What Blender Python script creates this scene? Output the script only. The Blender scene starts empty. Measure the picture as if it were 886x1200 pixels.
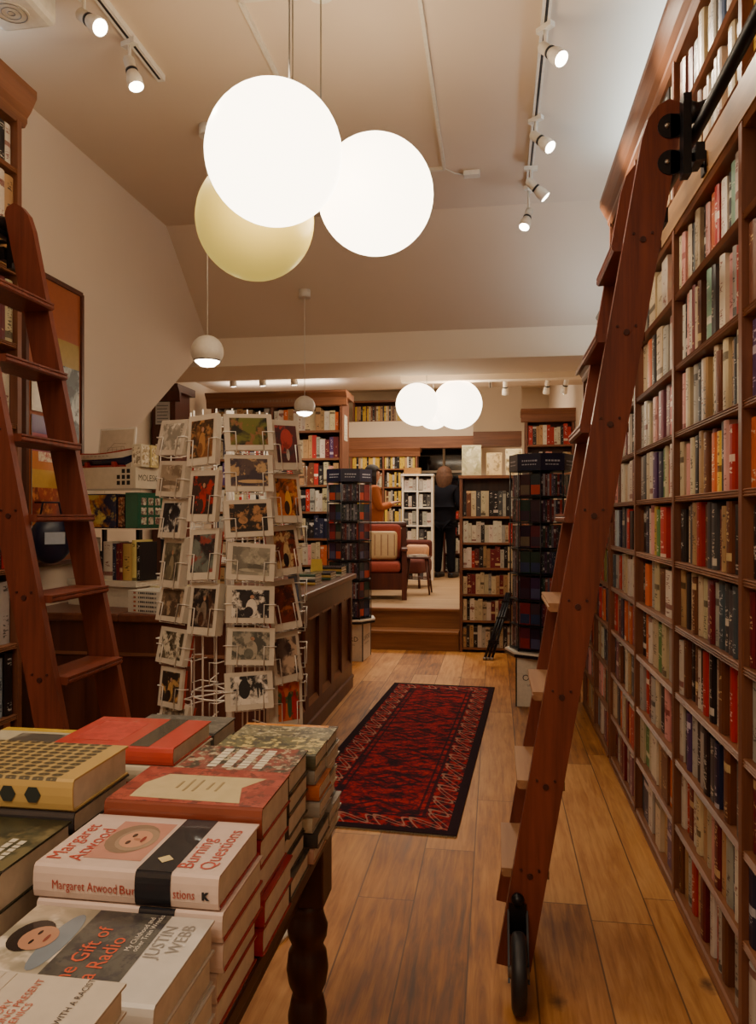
import bpy, bmesh, math, random
from mathutils import Vector, Matrix, Euler
R = random.Random(7)
C = bpy.context.scene.collection
PI = math.pi
def lin(c):
    return c/12.92 if c <= 0.04045 else ((c+0.055)/1.055)**2.4
def hx(s):
    s = s.lstrip('#')
    return tuple(lin(int(s[i:i+2], 16)/255) for i in (0, 2, 4))
def rgba(c): return (c[0], c[1], c[2], 1.0)

# ------------------------------------------------------------------ node helpers
def newmat(name):
    m = bpy.data.materials.new(name); m.use_nodes = True
    nt = m.node_tree; nt.nodes.clear()
    out = nt.nodes.new('ShaderNodeOutputMaterial')
    b = nt.nodes.new('ShaderNodeBsdfPrincipled')
    nt.links.new(b.outputs[0], out.inputs[0])
    return m, nt, b
def ND(nt, typ, ins=None, **props):
    n = nt.nodes.new(typ)
    for k, v in props.items(): setattr(n, k, v)
    for k, v in (ins or {}).items():
        if isinstance(v, bpy.types.NodeSocket): nt.links.new(v, n.inputs[k])
        else: n.inputs[k].default_value = v
    return n
def MA(nt, op, a, b=0.0, c=None):
    ins = {0: a, 1: b}
    if c is not None: ins[2] = c
    return ND(nt, 'ShaderNodeMath', ins, operation=op).outputs[0]
def MIX(nt, f, a, b, blend='MIX'):
    n = nt.nodes.new('ShaderNodeMix'); n.data_type = 'RGBA'; n.blend_type = blend
    for i, v in ((0, f), (6, a), (7, b)):
        if isinstance(v, bpy.types.NodeSocket): nt.links.new(v, n.inputs[i])
        else: n.inputs[i].default_value = v if i == 0 else (rgba(v) if len(v) == 3 else v)
    return n.outputs[2]
def RAMP(nt, f, stops, interp='LINEAR'):
    n = nt.nodes.new('ShaderNodeValToRGB'); n.color_ramp.interpolation = interp
    e = n.color_ramp.elements
    while len(e) < len(stops): e.new(0.5)
    for i, (p, c) in enumerate(stops):
        e[i].position = p; e[i].color = rgba(c) if len(c) == 3 else c
    nt.links.new(f, n.inputs[0]); return n.outputs[0]
def MAPV(nt, vec, scale, loc=(0, 0, 0)):
    return ND(nt, 'ShaderNodeMapping', {0: vec, 1: loc, 3: scale}).outputs[0]
def NOISE(nt, vec, scale, detail=3.0, rough=0.55):
    return ND(nt, 'ShaderNodeTexNoise', {'Vector': vec, 'Scale': scale, 'Detail': detail, 'Roughness': rough}).outputs[0]
def BUMP(nt, b, h, strength=0.2, dist=0.01):
    n = ND(nt, 'ShaderNodeBump', {'Strength': strength, 'Distance': dist, 'Height': h})
    nt.links.new(n.outputs[0], b.inputs['Normal'])
def setc(nt, b, sock): nt.links.new(sock, b.inputs['Base Color'])

def m_plain(name, col, rough=0.5, metal=0.0, noise=0.08, spec=0.5, coat=0.0):
    m, nt, b = newmat(name)
    tc = ND(nt, 'ShaderNodeTexCoord')
    n = NOISE(nt, tc.outputs['Object'], 40.0, 2)
    c2 = tuple(max(0, x*(1-2.5*noise)) for x in col)
    setc(nt, b, MIX(nt, n, c2, tuple(min(1, x*(1+noise)) for x in col)))
    b.inputs['Roughness'].default_value = rough; b.inputs['Metallic'].default_value = metal
    b.inputs['Specular IOR Level'].default_value = spec; b.inputs['Coat Weight'].default_value = coat
    return m
def m_wood(name, dark, light, axis='Z', rough=0.42, sc=1.0):
    m, nt, b = newmat(name)
    tc = ND(nt, 'ShaderNodeTexCoord')
    s = {'X': (1.2, 22, 22), 'Y': (22, 1.2, 22), 'Z': (22, 22, 1.2)}[axis]
    v = MAPV(nt, tc.outputs['Object'], tuple(x*sc for x in s))
    n1 = NOISE(nt, v, 1.6, 5, 0.6)
    v2 = MAPV(nt, tc.outputs['Object'], tuple(x*sc*0.35 for x in s))
    n2 = NOISE(nt, v2, 1.0, 2, 0.5)
    f = MA(nt, 'ADD', MA(nt, 'MULTIPLY', n1, 0.65), MA(nt, 'MULTIPLY', n2, 0.45))
    c = RAMP(nt, f, [(0.30, dark), (0.52, tuple((a+b_)/2 for a, b_ in zip(dark, light))), (0.75, light)])
    setc(nt, b, c); b.inputs['Roughness'].default_value = rough
    b.inputs['Specular IOR Level'].default_value = 0.4
    BUMP(nt, b, n1, 0.12, 0.004)
    return m
def m_wall(name, col, rough=0.85):
    m, nt, b = newmat(name)
    tc = ND(nt, 'ShaderNodeTexCoord')
    n = NOISE(nt, tc.outputs['Object'], 1.3, 4)
    n2 = NOISE(nt, tc.outputs['Object'], 60.0, 2)
    setc(nt, b, MIX(nt, n, tuple(x*0.93 for x in col), tuple(min(1, x*1.04) for x in col)))
    b.inputs['Roughness'].default_value = rough
    BUMP(nt, b, n2, 0.05, 0.003)
    return m
def m_emit(name, col, strength, rim=None):
    m, nt, b = newmat(name)
    b.inputs['Base Color'].default_value = rgba(tuple(0.9*x for x in col))
    tc = ND(nt, 'ShaderNodeTexCoord')
    n = NOISE(nt, tc.outputs['Object'], 2.0, 1)
    nt.links.new(MIX(nt, n, tuple(x*0.97 for x in col), col), b.inputs['Emission Color'])
    b.inputs['Emission Strength'].default_value = strength
    b.inputs['Roughness'].default_value = 0.35
    return m
def attr(nt, nm): return ND(nt, 'ShaderNodeAttribute', attribute_name=nm)
def m_paint(name, rough=0.5, spec=0.4, coat=0.0):
    m, nt, b = newmat(name)
    a = attr(nt, 'Col')
    tc = ND(nt, 'ShaderNodeTexCoord')
    n = NOISE(nt, tc.outputs['Object'], 35.0, 2)
    setc(nt, b, MIX(nt, MA(nt, 'MULTIPLY', n, 0.22), a.outputs['Color'], (0.02, 0.012, 0.01)))
    b.inputs['Roughness'].default_value = rough; b.inputs['Specular IOR Level'].default_value = spec
    b.inputs['Coat Weight'].default_value = coat
    return m
def m_cover():
    # cloth and printed covers: flat colour from 'Col', lettering-like marks in 'Col2' along the spine uv
    m, nt, b = newmat('printed book cover')
    a = attr(nt, 'Col'); a2 = attr(nt, 'Col2')
    uv = ND(nt, 'ShaderNodeUVMap', uv_map='UVMap')
    sep = ND(nt, 'ShaderNodeSeparateXYZ', {0: uv.outputs[0]})
    u, v = sep.outputs[0], sep.outputs[1]
    oi = ND(nt, 'ShaderNodeObjectInfo')
    # uv.u in 0..1 across the spine (+ integer seed), uv.v 0..1 up the spine; -1 elsewhere
    seed = MA(nt, 'FLOOR', u); uf = MA(nt, 'FRACT', u)
    cmb = ND(nt, 'ShaderNodeCombineXYZ', {0: MA(nt, 'MULTIPLY', uf, 3.0), 1: MA(nt, 'MULTIPLY', v, 34.0), 2: MA(nt, 'MULTIPLY', seed, 7.31)})
    n = NOISE(nt, cmb.outputs[0], 1.0, 1)
    mark = MA(nt, 'GREATER_THAN', n, 0.56)
    inu = MA(nt, 'MULTIPLY', MA(nt, 'GREATER_THAN', uf, 0.28), MA(nt, 'LESS_THAN', uf, 0.74))
    cmb2 = ND(nt, 'ShaderNodeCombineXYZ', {0: 0.0, 1: MA(nt, 'MULTIPLY', v, 4.2), 2: MA(nt, 'MULTIPLY', seed, 3.77)})
    seg = MA(nt, 'GREATER_THAN', NOISE(nt, cmb2.outputs[0], 1.0, 0), 0.53)
    inv = MA(nt, 'MULTIPLY', MA(nt, 'GREATER_THAN', v, 0.07), MA(nt, 'LESS_THAN', v, 0.93))
    f = MA(nt, 'MULTIPLY', MA(nt, 'MULTIPLY', mark, inu), MA(nt, 'MULTIPLY', seg, inv))
    # a solid band on some spines
    bandc = MA(nt, 'FRACT', MA(nt, 'MULTIPLY', seed, 0.371))
    band = MA(nt, 'LESS_THAN', MA(nt, 'ABSOLUTE', MA(nt, 'SUBTRACT', v, bandc)), 0.055)
    has = MA(nt, 'GREATER_THAN', MA(nt, 'FRACT', MA(nt, 'MULTIPLY', seed, 0.617)), 0.62)
    band = MA(nt, 'MULTIPLY', MA(nt, 'MULTIPLY', band, has), MA(nt, 'GREATER_THAN', v, 0.0))
    c = MIX(nt, MA(nt, 'MULTIPLY', f, 0.85), a.outputs['Color'], a2.outputs['Color'])
    c = MIX(nt, MA(nt, 'MULTIPLY', band, 0.8), c, a2.outputs['Color'])
    tc = ND(nt, 'ShaderNodeTexCoord')
    w = NOISE(nt, tc.outputs['Object'], 25.0, 3)
    c = MIX(nt, MA(nt, 'MULTIPLY', w, 0.3), c, (0.03, 0.018, 0.012))
    setc(nt, b, c)
    b.inputs['Roughness'].default_value = 0.42; b.inputs['Specular IOR Level'].default_value = 0.4
    return m
def m_picture(name='printed picture', scale=14.0):
    # abstract printed picture from Col, Col2, Col3
    m, nt, b = newmat(name)
    a, a2, a3 = attr(nt, 'Col'), attr(nt, 'Col2'), attr(nt, 'Col3')
    tc = ND(nt, 'ShaderNodeTexCoord'); oi = ND(nt, 'ShaderNodeObjectInfo')
    off = ND(nt, 'ShaderNodeCombineXYZ', {0: MA(nt, 'MULTIPLY', oi.outputs['Random'], 37.0), 1: MA(nt, 'MULTIPLY', oi.outputs['Random'], 91.0), 2: 0.0})
    v = ND(nt, 'ShaderNodeVectorMath', {0: tc.outputs['Object'], 1: off.outputs[0]}, operation='ADD').outputs[0]
    n = ND(nt, 'ShaderNodeTexNoise', {'Vector': v, 'Scale': scale, 'Detail': 4.0, 'Roughness': 0.6, 'Distortion': 0.7}).outputs[0]
    n2 = NOISE(nt, v, scale*1.9, 4, 0.65)
    f1 = RAMP(nt, n, [(0.44, (0, 0, 0)), (0.54, (1, 1, 1))])
    f2 = RAMP(nt, n2, [(0.52, (0, 0, 0)), (0.60, (1, 1, 1))])
    c = MIX(nt, f1, a.outputs['Color'], a2.outputs['Color'])
    c = MIX(nt, f2, c, a3.outputs['Color'])
    setc(nt, b, c); b.inputs['Roughness'].default_value = 0.35
    return m

def m_floor():
    m, nt, b = newmat('oak floor boards')
    tc = ND(nt, 'ShaderNodeTexCoord'); s = ND(nt, 'ShaderNodeSeparateXYZ', {0: tc.outputs['Object']})
    x, y = s.outputs[0], s.outputs[1]
    px = MA(nt, 'DIVIDE', MA(nt, 'ADD', x, 20.37), 0.207)
    ix = MA(nt, 'FLOOR', px); fx = MA(nt, 'FRACT', px)
    r1 = ND(nt, 'ShaderNodeTexWhiteNoise', {1: ix}, noise_dimensions='1D').outputs[0]
    py = MA(nt, 'DIVIDE', MA(nt, 'ADD', y, MA(nt, 'MULTIPLY', r1, 7.0)), 1.7)
    iy = MA(nt, 'FLOOR', py); fy = MA(nt, 'FRACT', py)
    cell = ND(nt, 'ShaderNodeCombineXYZ', {0: ix, 1: iy, 2: 0.0}).outputs[0]
    rw = ND(nt, 'ShaderNodeTexWhiteNoise', {0: cell}, noise_dimensions='3D')
    rv = rw.outputs[0]
    gv = ND(nt, 'ShaderNodeCombineXYZ', {0: MA(nt, 'MULTIPLY', x, 42.0), 1: MA(nt, 'MULTIPLY', y, 3.2), 2: MA(nt, 'MULTIPLY', rv, 40.0)}).outputs[0]
    g = ND(nt, 'ShaderNodeTexNoise', {'Vector': gv, 'Scale': 1.0, 'Detail': 6.0, 'Roughness': 0.62, 'Distortion': 0.5}).outputs[0]
    blv = ND(nt, 'ShaderNodeCombineXYZ', {0: MA(nt, 'MULTIPLY', x, 5.0), 1: MA(nt, 'MULTIPLY', y, 2.2), 2: MA(nt, 'MULTIPLY', rv, 17.0)}).outputs[0]
    bl = NOISE(nt, blv, 1.0, 3)
    f = MA(nt, 'ADD', MA(nt, 'MULTIPLY', g, 0.62), MA(nt, 'ADD', MA(nt, 'MULTIPLY', bl, 0.36), MA(nt, 'MULTIPLY', MA(nt, 'SUBTRACT', rv, 0.4), 0.26)))
    c = RAMP(nt, f, [(0.26, hx('#4a2810')), (0.40, hx('#84501f')), (0.52, hx('#a56c33')), (0.72, hx('#c48f52'))])
    # knots
    kv = ND(nt, 'ShaderNodeCombineXYZ', {0: MA(nt, 'MULTIPLY', x, 4.2), 1: MA(nt, 'MULTIPLY', y, 2.6), 2: 0.0}).outputs[0]
    vo = ND(nt, 'ShaderNodeTexVoronoi', {'Vector': kv, 'Scale': 1.0, 'Randomness': 1.0})
    kn = NOISE(nt, tc.outputs['Object'], 30.0, 3)
    kd = MA(nt, 'ADD', vo.outputs['Distance'], MA(nt, 'MULTIPLY', MA(nt, 'SUBTRACT', kn, 0.5), 0.14))
    kr = ND(nt, 'ShaderNodeSeparateXYZ', {0: vo.outputs['Color']}).outputs[0]
    kf = MA(nt, 'MULTIPLY', MA(nt, 'GREATER_THAN', kr, 0.42), RAMP(nt, kd, [(0.03, (1, 1, 1)), (0.13, (0, 0, 0))]))
    c = MIX(nt, MA(nt, 'MULTIPLY', kf, 0.8), c, hx('#3a2010'))
    # seams
    ex = MA(nt, 'MINIMUM', fx, MA(nt, 'SUBTRACT', 1.0, fx)); ey = MA(nt, 'MINIMUM', fy, MA(nt, 'SUBTRACT', 1.0, fy))
    sx = MA(nt, 'LESS_THAN', ex, 0.013); sy = MA(nt, 'LESS_THAN', ey, 0.0013)
    seam = MA(nt, 'MAXIMUM', sx, sy)
    c = MIX(nt, MA(nt, 'MULTIPLY', seam, 0.75), c, hx('#3c2413'))
    setc(nt, b, c)
    rr = MA(nt, 'ADD', 0.42, MA(nt, 'MULTIPLY', g, 0.2)); nt.links.new(rr, b.inputs['Roughness'])
    b.inputs['Specular IOR Level'].default_value = 0.35
    BUMP(nt, b, MA(nt, 'SUBTRACT', g, MA(nt, 'MULTIPLY', seam, 1.5)), 0.12, 0.004)
    return m
def m_rug(W, L):
    m, nt, b = newmat('red patterned rug pile')
    uv = ND(nt, 'ShaderNodeUVMap', uv_map='UVMap')
    s = ND(nt, 'ShaderNodeSeparateXYZ', {0: uv.outputs[0]})
    u, v = MA(nt, 'MULTIPLY', s.outputs[0], W), MA(nt, 'MULTIPLY', s.outputs[1], L)
    du = MA(nt, 'MINIMUM', u, MA(nt, 'SUBTRACT', W, u)); dv = MA(nt, 'MINIMUM', v, MA(nt, 'SUBTRACT', L, v))
    d = MA(nt, 'MINIMUM', du, dv)
    p = ND(nt, 'ShaderNodeCombineXYZ', {0: u, 1: v, 2: 0.0}).outputs[0]
    red, dred, nav, lt = hx('#a31c22'), hx('#6e1219'), hx('#2a1620'), hx('#b98a74')
    # field
    weave = NOISE(nt, MAPV(nt, p, (60, 160, 1)), 1.0, 2)
    blot = NOISE(nt, MAPV(nt, p, (9, 16, 1)), 1.0, 3, 0.7)
    f = RAMP(nt, blot, [(0.40, nav), (0.47, dred), (0.56, red), (0.70, hx('#b32a28'))])
    # medallions down the middle
    mv = MA(nt, 'SUBTRACT', MA(nt, 'FRACT', MA(nt, 'DIVIDE', v, 0.42)), 0.5)
    mu = MA(nt, 'SUBTRACT', u, W/2)
    md = MA(nt, 'ADD', MA(nt, 'ABSOLUTE', MA(nt, 'MULTIPLY', mv, 0.42)), MA(nt, 'MULTIPLY', MA(nt, 'ABSOLUTE', mu), 0.8))
    ring = MA(nt, 'FRACT', MA(nt, 'MULTIPLY', md, 14.0))
    dark = MA(nt, 'MULTIPLY', MA(nt, 'LESS_THAN', md, 0.15), MA(nt, 'GREATER_THAN', ring, 0.62))
    f = MIX(nt, MA(nt, 'MULTIPLY', dark, 0.8), f, nav)
    vor = ND(nt, 'ShaderNodeTexVoronoi', {'Vector': MAPV(nt, p, (22, 22, 1)), 'Scale': 1.0}, feature='DISTANCE_TO_EDGE').outputs[0]
    f = MIX(nt, MA(nt, 'MULTIPLY', MA(nt, 'LESS_THAN', vor, 0.07), 0.55), f, nav)
    # border guls: arcs in pale wool on red
    along = MA(nt, 'ADD', u, v)
    t = MA(nt, 'MULTIPLY', along, 2*PI/0.17)
    wave = MA(nt, 'ADD', 0.105, MA(nt, 'MULTIPLY', MA(nt, 'SINE', t), 0.045))
    arc = MA(nt, 'LESS_THAN', MA(nt, 'ABSOLUTE', MA(nt, 'SUBTRACT', d, wave)), 0.006)
    arc2 = MA(nt, 'LESS_THAN', MA(nt, 'ABSOLUTE', MA(nt, 'SUBTRACT', MA(nt, 'ABSOLUTE', MA(nt, 'SINE', MA(nt, 'MULTIPLY', t, 0.5))), MA(nt, 'MULTIPLY', d, 6.5))), 0.06)
    bcol = RAMP(nt, NOISE(nt, MAPV(nt, p, (30, 30, 1)), 1.0, 2), [(0.42, nav), (0.5, dred), (0.62, red)])
    bcol = MIX(nt, MA(nt, 'MULTIPLY', MA(nt, 'MAXIMUM', arc, arc2), 0.65), bcol, lt)
    inb = MA(nt, 'LESS_THAN', d, 0.165)
    c = MIX(nt, inb, f, bcol)
    line = MA(nt, 'LESS_THAN', MA(nt, 'ABSOLUTE', MA(nt, 'SUBTRACT', d, 0.172)), 0.008)
    line2 = MA(nt, 'LESS_THAN', MA(nt, 'ABSOLUTE', MA(nt, 'SUBTRACT', d, 0.205)), 0.006)
    c = MIX(nt, MA(nt, 'MULTIPLY', MA(nt, 'MAXIMUM', line, line2), 0.85), c, nav)
    edge = MA(nt, 'LESS_THAN', d, 0.045)
    c = MIX(nt, edge, c, hx('#25141c'))
    c = MIX(nt, MA(nt, 'MULTIPLY', weave, 0.35), c, (0.02, 0.008, 0.01))
    setc(nt, b, c); b.inputs['Roughness'].default_value = 0.95
    b.inputs['Specular IOR Level'].default_value = 0.1
    BUMP(nt, b, weave, 0.4, 0.004)
    return m
def m_glass(name):
    m, nt, b = newmat(name)
    b.inputs['Base Color'].default_value = (0.95, 0.97, 0.97, 1); b.inputs['Transmission Weight'].default_value = 1.0
    b.inputs['Roughness'].default_value = 0.03; b.inputs['IOR'].default_value = 1.05
    return m
def m_gold():
    m, nt, b = newmat('gold cover with hexagon pattern')
    tc = ND(nt, 'ShaderNodeTexCoord')
    vo = ND(nt, 'ShaderNodeTexVoronoi', {'Vector': MAPV(nt, tc.outputs['Object'], (46, 62, 1)), 'Scale': 1.0, 'Randomness': 0.0})
    d = vo.outputs['Distance']
    n = NOISE(nt, tc.outputs['Object'], 300.0, 2)
    dd = MA(nt, 'ADD', d, MA(nt, 'MULTIPLY', n, 0.1))
    c = RAMP(nt, dd, [(0.10, hx('#8a7a50')), (0.16, hx('#4a4434')), (0.42, hx('#544c38')), (0.50, hx('#a8905a')), (0.8, hx('#c4a96c'))])
    geo = ND(nt, 'ShaderNodeNewGeometry'); nz = ND(nt, 'ShaderNodeSeparateXYZ', {0: geo.outputs['Normal']}).outputs[2]
    ox = ND(nt, 'ShaderNodeSeparateXYZ', {0: tc.outputs['Object']}).outputs[0]
    up = MA(nt, 'MULTIPLY', MA(nt, 'GREATER_THAN', nz, 0.7), MA(nt, 'LESS_THAN', ox, 0.095))
    c = MIX(nt, up, hx('#bd9f60'), c)
    setc(nt, b, c); b.inputs['Roughness'].default_value = 0.4; b.inputs['Metallic'].default_value = 0.1
    return m

M = {}
M['case'] = m_wood('mahogany upright', hx('#4e2a1e'), hx('#86543c'), 'Z')
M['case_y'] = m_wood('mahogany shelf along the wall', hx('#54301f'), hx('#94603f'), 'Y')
M['case_x'] = m_wood('mahogany shelf across', hx('#54301f'), hx('#8f5c3e'), 'X')
M['fascia'] = m_wood('pale oak fascia', hx('#84592e'), hx('#aa7e48'), 'Y')
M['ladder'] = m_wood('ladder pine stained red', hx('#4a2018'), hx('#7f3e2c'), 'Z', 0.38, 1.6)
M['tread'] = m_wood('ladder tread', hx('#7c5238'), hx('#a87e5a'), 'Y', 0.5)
M['counter'] = m_wood('dark counter mahogany', hx('#3a1c17'), hx('#613529'), 'Z', 0.35)
M['counter_top'] = m_wood('counter top mahogany', hx('#43211a'), hx('#73432f'), 'Y', 0.35)
M['table'] = m_wood('dark table wood', hx('#26100e'), hx('#482320'), 'Z', 0.35)
M['darkwood'] = m_wood('dark chair wood', hx('#2e120c'), hx('#57261a'), 'Z', 0.4)
M['step'] = m_wood('step timber', hx('#6a3c22'), hx('#9d6a40'), 'X', 0.45)
M['landing'] = m_wood('worn landing boards', hx('#8a6a4a'), hx('#b39470'), 'X', 0.55)
M['floor'] = m_floor()
M['ceil'] = m_wall('ceiling plaster', hx('#d6c2ab'))
M['wall'] = m_wall('wall plaster', hx('#dccbb8'))
M['beam'] = m_wall('cream beam paint', hx('#e6d6be'))
M['wallb'] = m_wall('back wall paint', hx('#d8c7b0'))
M['paint'] = m_paint('printed card and cloth')
M['gloss'] = m_paint('glossy jacket', 0.25, 0.5, 0.2)
M['cover'] = m_cover()
M['paper'] = m_plain('page block paper', hx('#d9ccb9'), 0.85, 0, 0.12)
M['paper2'] = m_plain('darker page block', hx('#bfae98'), 0.85, 0, 0.12)
M['white'] = m_plain('white enamel', hx('#e3dccf'), 0.4)
M['offwhite'] = m_plain('off white card', hx('#ddd3c2'), 0.6)
M['wire'] = m_plain('white coated wire', hx('#e6e0d6'), 0.35)
M['black'] = m_plain('black iron', hx('#15141a'), 0.38, 0.4)
M['rubber'] = m_plain('black rubber tyre', hx('#1b1c22'), 0.5)
M['blackp'] = m_plain('black plastic', hx('#16161c'), 0.35)
M['navy'] = m_plain('navy display board', hx('#171a38'), 0.35)
M['steel'] = m_plain('brushed steel', hx('#9b968e'), 0.3, 0.9)
M['globe'] = m_emit('lit opal glass', (1.0, 0.83, 0.60), 7.5)
M['globe_back'] = m_emit('lit opal glass at the back', (1.0, 0.83, 0.60), 6.0)
M['globe_dim'] = m_emit('dim opal glass', hx('#dcc25a'), 0.55)
M['lens'] = m_emit('lit spot lens', (1.0, 0.88, 0.68), 14.0)
M['lens_cool'] = m_emit('lit cool lens', (0.9, 0.95, 1.0), 12.0)
M['glass'] = m_glass('clear acrylic')
M['pane'] = m_plain('night window glass', hx('#10161e'), 0.06, 0, 0.05, 0.8)
M['pic'] = m_picture()
M['picl'] = m_picture('large printed picture', 6.0)
M['pics'] = m_picture('fine printed cover', 30.0)
M['gold'] = m_gold()
M['skin'] = m_plain('skin', hx('#c08d72'), 0.5)
M['hairb'] = m_plain('brown hair', hx('#5b3a26'), 0.75, 0, 0.25)
M['hairk'] = m_plain('dark hair', hx('#1c1210'), 0.8, 0, 0.2)
M['coatn'] = m_plain('black navy coat cloth', hx('#12121a'), 0.95, spec=.15)
M['coato'] = m_plain('rust orange coat cloth', hx('#a4561f'), 0.85)
M['cushion'] = m_plain('red seat cushion', hx('#8f3a2c'), 0.9)
M['coatr'] = m_plain('dark red upholstery', hx('#5a2620'), 0.9)
M['peach'] = m_plain('peach cushion', hx('#dba47c'), 0.9)

# ------------------------------------------------------------------ mesh builder
class MB:
    def __init__(s):
        s.v = []; s.f = []; s.mi = []; s.col = []; s.uv = []; s.mats = []; s.smooth = []
        s.cur = (0, ((.5, .5, .5),)*3)
    def mat(s, m):
        if m not in s.mats: s.mats.append(m)
        return s.mats.index(m)
    def face(s, pts, m, col=None, uv=None, smooth=False):
        b = len(s.v); s.v.extend([tuple(p) for p in pts])
        s.f.append(tuple(range(b, b+len(pts)))); s._a(m, col, uv, len(pts), smooth)
    def idx(s, ids, m, col=None, uv=None, smooth=False):
        s.f.append(tuple(ids)); s._a(m, col, uv, len(ids), smooth)
    def _a(s, m, col, uv, n, smooth):
        s.mi.append(s.mat(m))
        if col is None: col = ((.5, .5, .5),)*3
        elif not isinstance(col[0], (tuple, list)): col = (col, col, col)
        elif len(col) == 2: col = (col[0], col[1], col[1])
        s.col.append(col); s.uv.append(uv if uv else [(-1, -1)]*n); s.smooth.append(smooth)
    def box(s, x0, x1, y0, y1, z0, z1, m, col=None, mat4=None, bev=0.0):
        if bev > 0: return s.bbox(x0, x1, y0, y1, z0, z1, m, col, mat4, bev)
        p = [(x, y, z) for z in (z0, z1) for y in (y0, y1) for x in (x0, x1)]
        if mat4: p = [mat4 @ Vector(q) for q in p]
        b = len(s.v); s.v.extend([tuple(q) for q in p])
        for q in ((0, 2, 3, 1), (4, 5, 7, 6), (0, 1, 5, 4), (2, 6, 7, 3), (0, 4, 6, 2), (1, 3, 7, 5)):
            s.idx([b+i for i in q], m, col)
    def bbox(s, x0, x1, y0, y1, z0, z1, m, col, mat4, bev):
        bm = bmesh.new(); bmesh.ops.create_cube(bm, size=1)
        for v in bm.verts:
            v.co = Vector(((x0+x1)/2+v.co.x*(x1-x0), (y0+y1)/2+v.co.y*(y1-y0), (z0+z1)/2+v.co.z*(z1-z0)))
        bmesh.ops.bevel(bm, geom=bm.edges[:], offset=bev, segments=2, profile=0.5, affect='EDGES')
        s.from_bm(bm, m, col, mat4); bm.free()
    def from_bm(s, bm, m, col=None, mat4=None, smooth=False):
        b = len(s.v); bm.verts.ensure_lookup_table()
        for i, v in enumerate(bm.verts): v.index = i
        s.v.extend([tuple(mat4 @ v.co) if mat4 else tuple(v.co) for v in bm.verts])
        for f in bm.faces: s.idx([b+v.index for v in f.verts], m, col, None, smooth)
    def from_mesh(s, me, m, col=None, mat4=None, smooth=True):
        b = len(s.v)
        s.v.extend([tuple(mat4 @ v.co) if mat4 else tuple(v.co) for v in me.vertices])
        for p in me.polygons: s.idx([b+i for i in p.vertices], m, col, None, smooth)
    def prism(s, poly, axis, a0, a1, m, col=None, mat4=None, smooth=False):
        # poly: 2d points; axis X -> (y,z), Y -> (x,z), Z -> (x,y)
        def P(q, a):
            r = {'X': (a, q[0], q[1]), 'Y': (q[0], a, q[1]), 'Z': (q[0], q[1], a)}[axis]
            return tuple(mat4 @ Vector(r)) if mat4 else r
        n = len(poly); b = len(s.v)
        s.v.extend([P(q, a0) for q in poly] + [P(q, a1) for q in poly])
        ar = sum(poly[i][0]*poly[(i+1) % n][1]-poly[(i+1) % n][0]*poly[i][1] for i in range(n))
        flip = (ar > 0) == (axis == 'Y')
        A = list(range(n)); B = [n+i for i in range(n)]
        e0, e1 = (A[::-1], B) if not flip else (A, B[::-1])
        s.idx([b+i for i in e0], m, col); s.idx([b+i for i in e1], m, col)
        for i in range(n):
            j = (i+1) % n; q = (i, j, n+j, n+i)
            if flip: q = q[::-1]
            s.idx([b+k for k in q], m, col, None, smooth)
    def tube(s, pts, r, m, col=None, seg=6, closed=False):
        pts = [Vector(p) for p in pts]; n = len(pts); b = len(s.v)
        up = Vector((0.13, 0.31, 1)).normalized()
        for i, p in enumerate(pts):
            a = pts[i-1] if i > 0 else (pts[-1] if closed else p)
            c = pts[i+1] if i < n-1 else (pts[0] if closed else p)
            t = (c-a).normalized()
            u = t.cross(up)
            if u.length < 1e-4: u = t.cross(Vector((1, 0, 0)))
            u.normalize(); w = t.cross(u)
            rr = r[i] if isinstance(r, (list, tuple)) else r
            for k in range(seg):
                a_ = 2*PI*k/seg
                s.v.append(tuple(p+u*math.cos(a_)*rr+w*math.sin(a_)*rr))
        for i in range(n if closed else n-1):
            j = (i+1) % n
            for k in range(seg):
                l = (k+1) % seg
                s.idx([b+i*seg+k, b+i*seg+l, b+j*seg+l, b+j*seg+k], m, col, None, True)
        if not closed:
            s.idx([b+k for k in range(seg)][::-1], m, col); s.idx([b+(n-1)*seg+k for k in range(seg)], m, col)
    def lathe(s, prof, m, col=None, seg=20, mat4=None, smooth=True, ang0=0.0):
        b = len(s.v); n = len(prof)
        for (r, z) in prof:
            for k in range(seg):
                a = ang0+2*PI*k/seg; q = Vector((r*math.cos(a), r*math.sin(a), z))
                s.v.append(tuple(mat4 @ q) if mat4 else tuple(q))
        for i in range(n-1):
            for k in range(seg):
                l = (k+1) % seg
                s.idx([b+i*seg+k, b+i*seg+l, b+(i+1)*seg+l, b+(i+1)*seg+k], m, col, None, smooth)
        if prof[0][0] > 1e-5: s.idx([b+k for k in range(seg)][::-1], m, col)
        if prof[-1][0] > 1e-5: s.idx([b+(n-1)*seg+k for k in range(seg)], m, col)
    def sphere(s, c, r, m, col=None, seg=24, rings=14, sc=(1, 1, 1), mat4=None):
        T = Matrix.Translation(c) @ Matrix.Diagonal((*sc, 1))
        if mat4: T = mat4 @ T
        prof = [(max(1e-6, r*math.sin(PI*i/rings)), -r*math.cos(PI*i/rings)) for i in range(rings+1)]
        s.lathe(prof, m, col, seg, T)
    def quad(s, c, ux, uy, m, col=None, uv=None):
        c, ux, uy = Vector(c), Vector(ux), Vector(uy)
        s.face([c-ux-uy, c+ux-uy, c+ux+uy, c-ux+uy], m, col, uv)
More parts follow.
